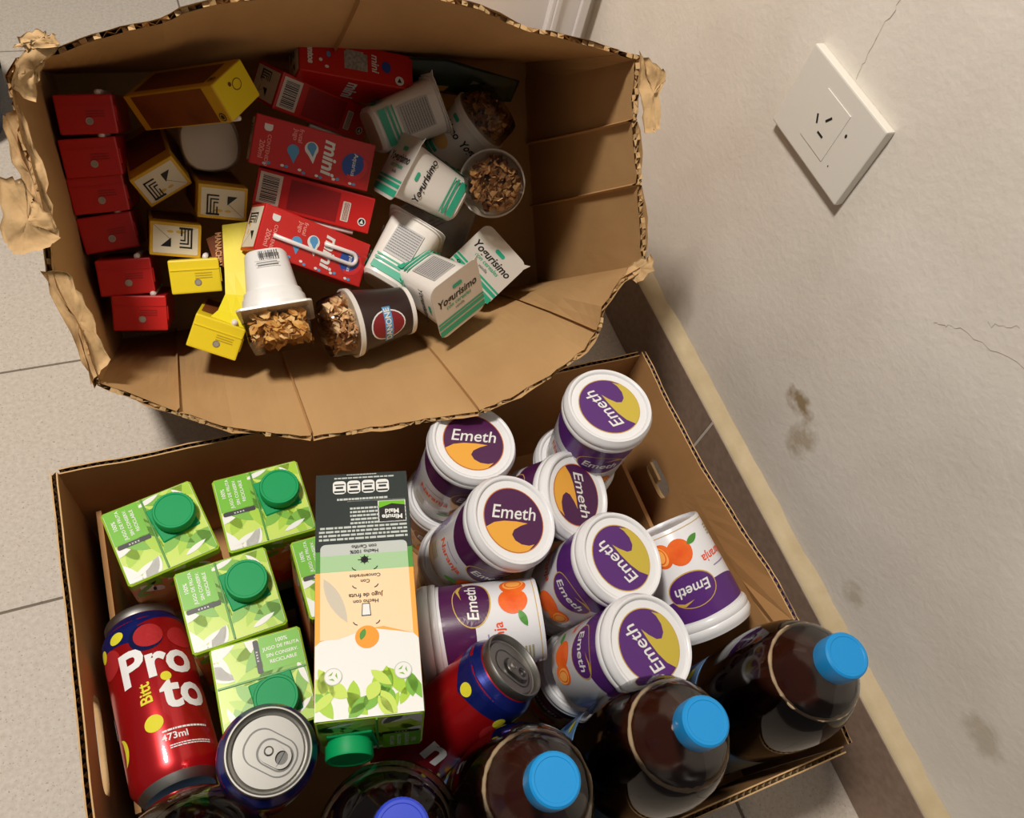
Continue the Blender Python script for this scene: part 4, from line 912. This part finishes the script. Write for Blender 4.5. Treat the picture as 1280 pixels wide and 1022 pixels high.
def cup(k,label,mbody,cols,seed,group,body_print=None,dome=True):
    t=thing('cereal_cup',label,'yogurt',PL[k],group);h=.062
    lat('body',[(.001,0),(.0235,0),(.0245,.003),(.0325,h-.004),(.0345,h-.0035),(.0348,h),(.0325,h)],mbody,t,48)
    b=t
    lat('rim_band',[(.0326,h-.001),(.0352,h-.001),(.0356,h+.004),(.0330,h+.004)],mat('rim_clear',(214,208,198),.25),t,48)
    lat('dome',[(.034,h+.003),(.0325,h+.008),(.0305,h+.024),(.0285,h+.0285),(.001,h+.029)],M_dome,t,48)
    def fn(rg):
        z=rg.random();r=(.0278-.004*z)*math.sqrt(rg.random());a=rg.uniform(0,2*PI);return(r*math.cos(a),r*math.sin(a),h+.001+z*.024)
    cereal('cereal',t,fn,330,.0058,seed,cols)
    if body_print: body_print(t)
    return t
def gp(t):
    f=wrap(lambda z:.0245+.008*z/.058,0)
    for u0 in(-.04,.03,.1):
        text('side_lettering',t,[('Yogurisimo',u0,.042,.0125,0,.2,.9,.02)],M_black,f,.0005,.006);decal('side_mark',t,[rrect(u0+.002,u0+.013,.051,.0555,.002)],M_teal,f,.0005,.006);decal('side_stripe',t,[rect(u0-.02,u0+.02,.010,.014),rect(u0-.02,u0+.02,.004,.008)],M_teal,f,.0005,.006)
        decal('cereal_print',t,[ell(u0+.014,.024,.011,.008)],CF[0],f,.0005,.006)
G='yogurt cups topped with a clear dome of cereal'
cup('G4','cereal topped yogurt cup standing upright in the shade of the right wall',M_yog,GR,1,G,gp)
cup('G3','cereal topped yogurt cup lying behind the upright one, white with lettering',M_yog,GR,2,G,gp)
M_dk=mat('brown_cup',(48,30,28),.4)
def dp(t):
    f=wrap(lambda z:.0245+.008*z/.058,0)
    decal('logo_oval',t,[ell(.0,.034,.017,.0195)],M_wprint,f,.0004,.006);decal('logo_oval',t,[ell(.0,.034,.0155,.018)],mat('logo_maroon',(128,24,34),.4),f,.0006,.006)
    decal('logo_bar',t,[rect(-.02,.02,.029,.038)],M_lblue,f,.0007,.006);text('logo_lettering',t,[('DANONE',0,.0335,.0085,0,0,1,.03)],M_wprint,f,.0009,.006)
    lat('base_band',[(.0238,.0005),(.0252,.0005),(.0258,.005),(.0246,.005)],M_yog,t,48)
cup('G9','brown cereal yogurt cup lying with clear cereal dome to the left',M_dk,[mat('muesli_pale',(242,214,176),.6),mat('muesli_brown',(206,158,116),.6),mat('muesli_tan',(228,188,142),.6)],3,G,dp)
def g8():
    t=thing('cereal_cup','white yogurt pot with square clear pack of cornflakes','yogurt',PL['G8'],G);h=.06
    lat('body',[(.001,0),(.0185,0),(.0205,.003),(.025,.040),(.0275,.041),(.0285,.047),(.0300,.0475),(.031,.055),(.033,.0555),(.033,h),(.001,h)],mat('bright_white',(224,222,218),.35,coat=.2),t,48,sq=1.0)
    n=rrect(-.035,.035,-.033,.033,.005);k=len(n)
    mk('flange',[(x,y,h-.0005) for x,y in n]+[(x,y,h+.0015) for x,y in n],[tuple(range(k-1,-1,-1)),tuple(range(k,2*k))]+[(i,(i+1)%k,(i+1)%k+k,i+k) for i in range(k)],mat('rim_clear',(214,208,198),.25),t)
    a=rrect(-.031,.031,-.029,.029,.004);b=rrect(-.029,.029,-.027,.027,.004)
    mk('clear_pack',[(x,y,h+.0015) for x,y in a]+[(x,y,h+.031) for x,y in b],[tuple(range(k,2*k))]+[(i,(i+1)%k,(i+1)%k+k,i+k) for i in range(k)],M_dome,t)
    cereal('cornflakes',t,lambda rg:(rg.uniform(-.025,.025),rg.uniform(-.023,.023),h+.004+rg.random()*.023),300,.0066,7,CF)
    f=flat((0,-.0215,.0),(1,0,0),V((0,-.0045/.04,1)))
    # lettering faces the viewer's side of the pot
    fm=flat((0,.0222,0),(-1,0,0),V((0,.0045/.04,1)));decal('barcode',t,[[(y,x) for x,y in p] for p in barcode(.004,.011,-.012,.006,5)],M_black,fm,.0012);decal('info_box',t,[rect(-.012,.010,.014,.0145),rect(-.012,.010,.018,.0185),rect(-.0105,.0085,.0155,.017)],M_gtxt,fm,.0014)
g8()
# ---------------- packets and wrappers
def pillow(name,label,cat,pts,thick,m,seed,prints=()):
    """soft packet: closed outline (world points), puffed in the middle, crumpled"""
    rg=random.Random(seed);P=[V(p) for p in pts];c=sum(P,V())/len(P);n=V()
    for i in range(len(P)): n+=(P[i]-c).cross(P[(i+1)%len(P)]-c)
    n.normalize()
    if n.dot(V((0,0,.87))-c)<0:n=-n
    t=thing(name,label,cat,((1,0,0,0),c));D=[]
    for i in range(len(P)):
        a=P[i]-c;b=P[(i+1)%len(P)]-c
        for k in range(4): D.append(a+(b-a)*(k/4))
    N=len(D);vs=[];fs=[];Q=(1,.93,.75,.5,.25)
    for sd in(1,-1):
        for q in Q:
            for p in D: vs.append(p*q+n*(sd*(thick*(1-q**3)+.0004)+rg.uniform(-1,1)*thick*.22*(1-q)))
        vs.append(n*sd*thick)
    T=len(Q)*N+1
    for s in(0,T):
        for j in range(len(Q)-1):
            for i in range(N):
                q=(s+j*N+i,s+j*N+(i+1)%N,s+(j+1)*N+(i+1)%N,s+(j+1)*N+i);fs.append(q if s==0 else q[::-1])
        for i in range(N): q=(s+(len(Q)-1)*N+i,s+(len(Q)-1)*N+(i+1)%N,s+T-1);fs.append(q if s==0 else q[::-1])
    for i in range(N): fs.append((i,(i+1)%N,(i+1)%N+T,i+T))
    mk('packet',vs,fs,m,t,True)
    ux=(P[1]-P[0]).normalized();uy=n.cross(ux);f=flat(n*thick*1.05,ux,uy)
    for nm,pl,mm_ in prints: decal(nm,t,pl,mm_,f,.0006)
    return t
def L(x,v,d): return BM@V((x,v,-d))
M_snack=mat('snack_dark_green',(52,62,34),.4,noise=1,rgb2=(34,40,24),scale=40);M_bag=mat('grey_sachet',(172,170,168),.3,noise=1,rgb2=(146,144,144),scale=60)
pillow('snack_packet','dark green snack packet with pale flap against the far wall','packet',[L(.11,.322,.215),(L(.19,.314,.215)),L(.27,.288,.225),L(.265,.268,.25),L(.18,.285,.255),L(.11,.30,.255)],.010,M_snack,3,
   [('front_print',[[(-.05,-.004),(.0,-.006),(.005,.002),(-.045,.006)]],M_amber),('flap_print',[[(.02,-.012),(.05,-.014),(.06,.0),(.03,.012)]],mat('print_cream',(186,180,140),.5))])
pillow('grey_sachet','grey printed sachet with small red triangles under the yogurt lids','packet',[L(.12,.165,.24),L(.165,.18,.24),L(.215,.15,.25),L(.19,.105,.245),L(.145,.10,.24),L(.12,.125,.24)],.005,M_bag,5,
   [('red_triangle',[[(-.02,.004),(-.012,.004),(-.018,.014)],[(-.004,-.012),(.004,-.014),(.0,-.006)]],mat('print_tomato',(196,52,44),.4)),('scribble',lines(-.012,.014,.0,.012,3,random.Random(2),.3),M_gtxt)])
def wrapper():
    t=thing('snack_wrapper','bent yellow wrapper strip with brown back beside the red juice boxes','wrapper',((1,0,0,0),L(-.05,.13,.15)));o=L(-.05,.13,.15)
    sp=[((-.064,.172),(-.037,.173),.174),((-.066,.150),(-.038,.150),.160),((-.068,.128),(-.039,.128),.146),((-.070,.110),(-.041,.104),.134),((-.078,.098),(-.043,.084),.118),((-.090,.092),(-.047,.072),.104)]
    vs=[];fs=[]
    for e in(0,.0009):
        for a,b,d in sp:
            for k in range(4): q=k/3;vs.append(L(a[0]*(1-q)+b[0]*q,a[1]*(1-q)+b[1]*q,d-e-.0009*math.sin(q*PI))-o)
    n=4*len(sp)
    for s in(0,n):
        for j in range(len(sp)-1):
            for k in range(3): q=(s+j*4+k,s+j*4+k+1,s+j*4+5+k,s+j*4+4+k);fs.append(q if s else q[::-1])
    B=[0,1,2,3]+[4*j+3 for j in range(1,len(sp))]+[4*(len(sp)-1)+k for k in(2,1,0)]+[4*j for j in range(len(sp)-2,0,-1)]
    for i in range(len(B)): a=B[i];b=B[(i+1)%len(B)];fs.append((a,b,b+n,a+n))
    mk('wrapper_strip',vs,fs,mat('yellow_film',(226,210,30),.5),t)
    c=[L(-.082,.160,.176),L(-.060,.167,.174),L(-.064,.130,.150),L(-.078,.140,.162)];nrm=(c[1]-c[0]).cross(c[3]-c[0]).normalized();nrm=nrm if nrm.z>0 else -nrm
    vs=[p-o for p in c]+[p-o-nrm*.006 for p in c];mk('wrapper_back',vs,[(0,1,2,3),(7,6,5,4),(0,4,5,1),(1,5,6,2),(2,6,7,3),(3,7,4,0)],M_brown,t)
    ux=(c[1]-c[2]).normalized();uy=nrm.cross(ux);text('back_lettering',t,[('MANACHIN',0,0,.0085,0,0,.8,.03)],mat('print_tan',(206,150,96),.4),flat(sum(c,V())/4-o+nrm*.0008,-ux,-uy),.0008)
wrapper()
for o in bpy.data.objects:
    if 'used' in o: del o['used']
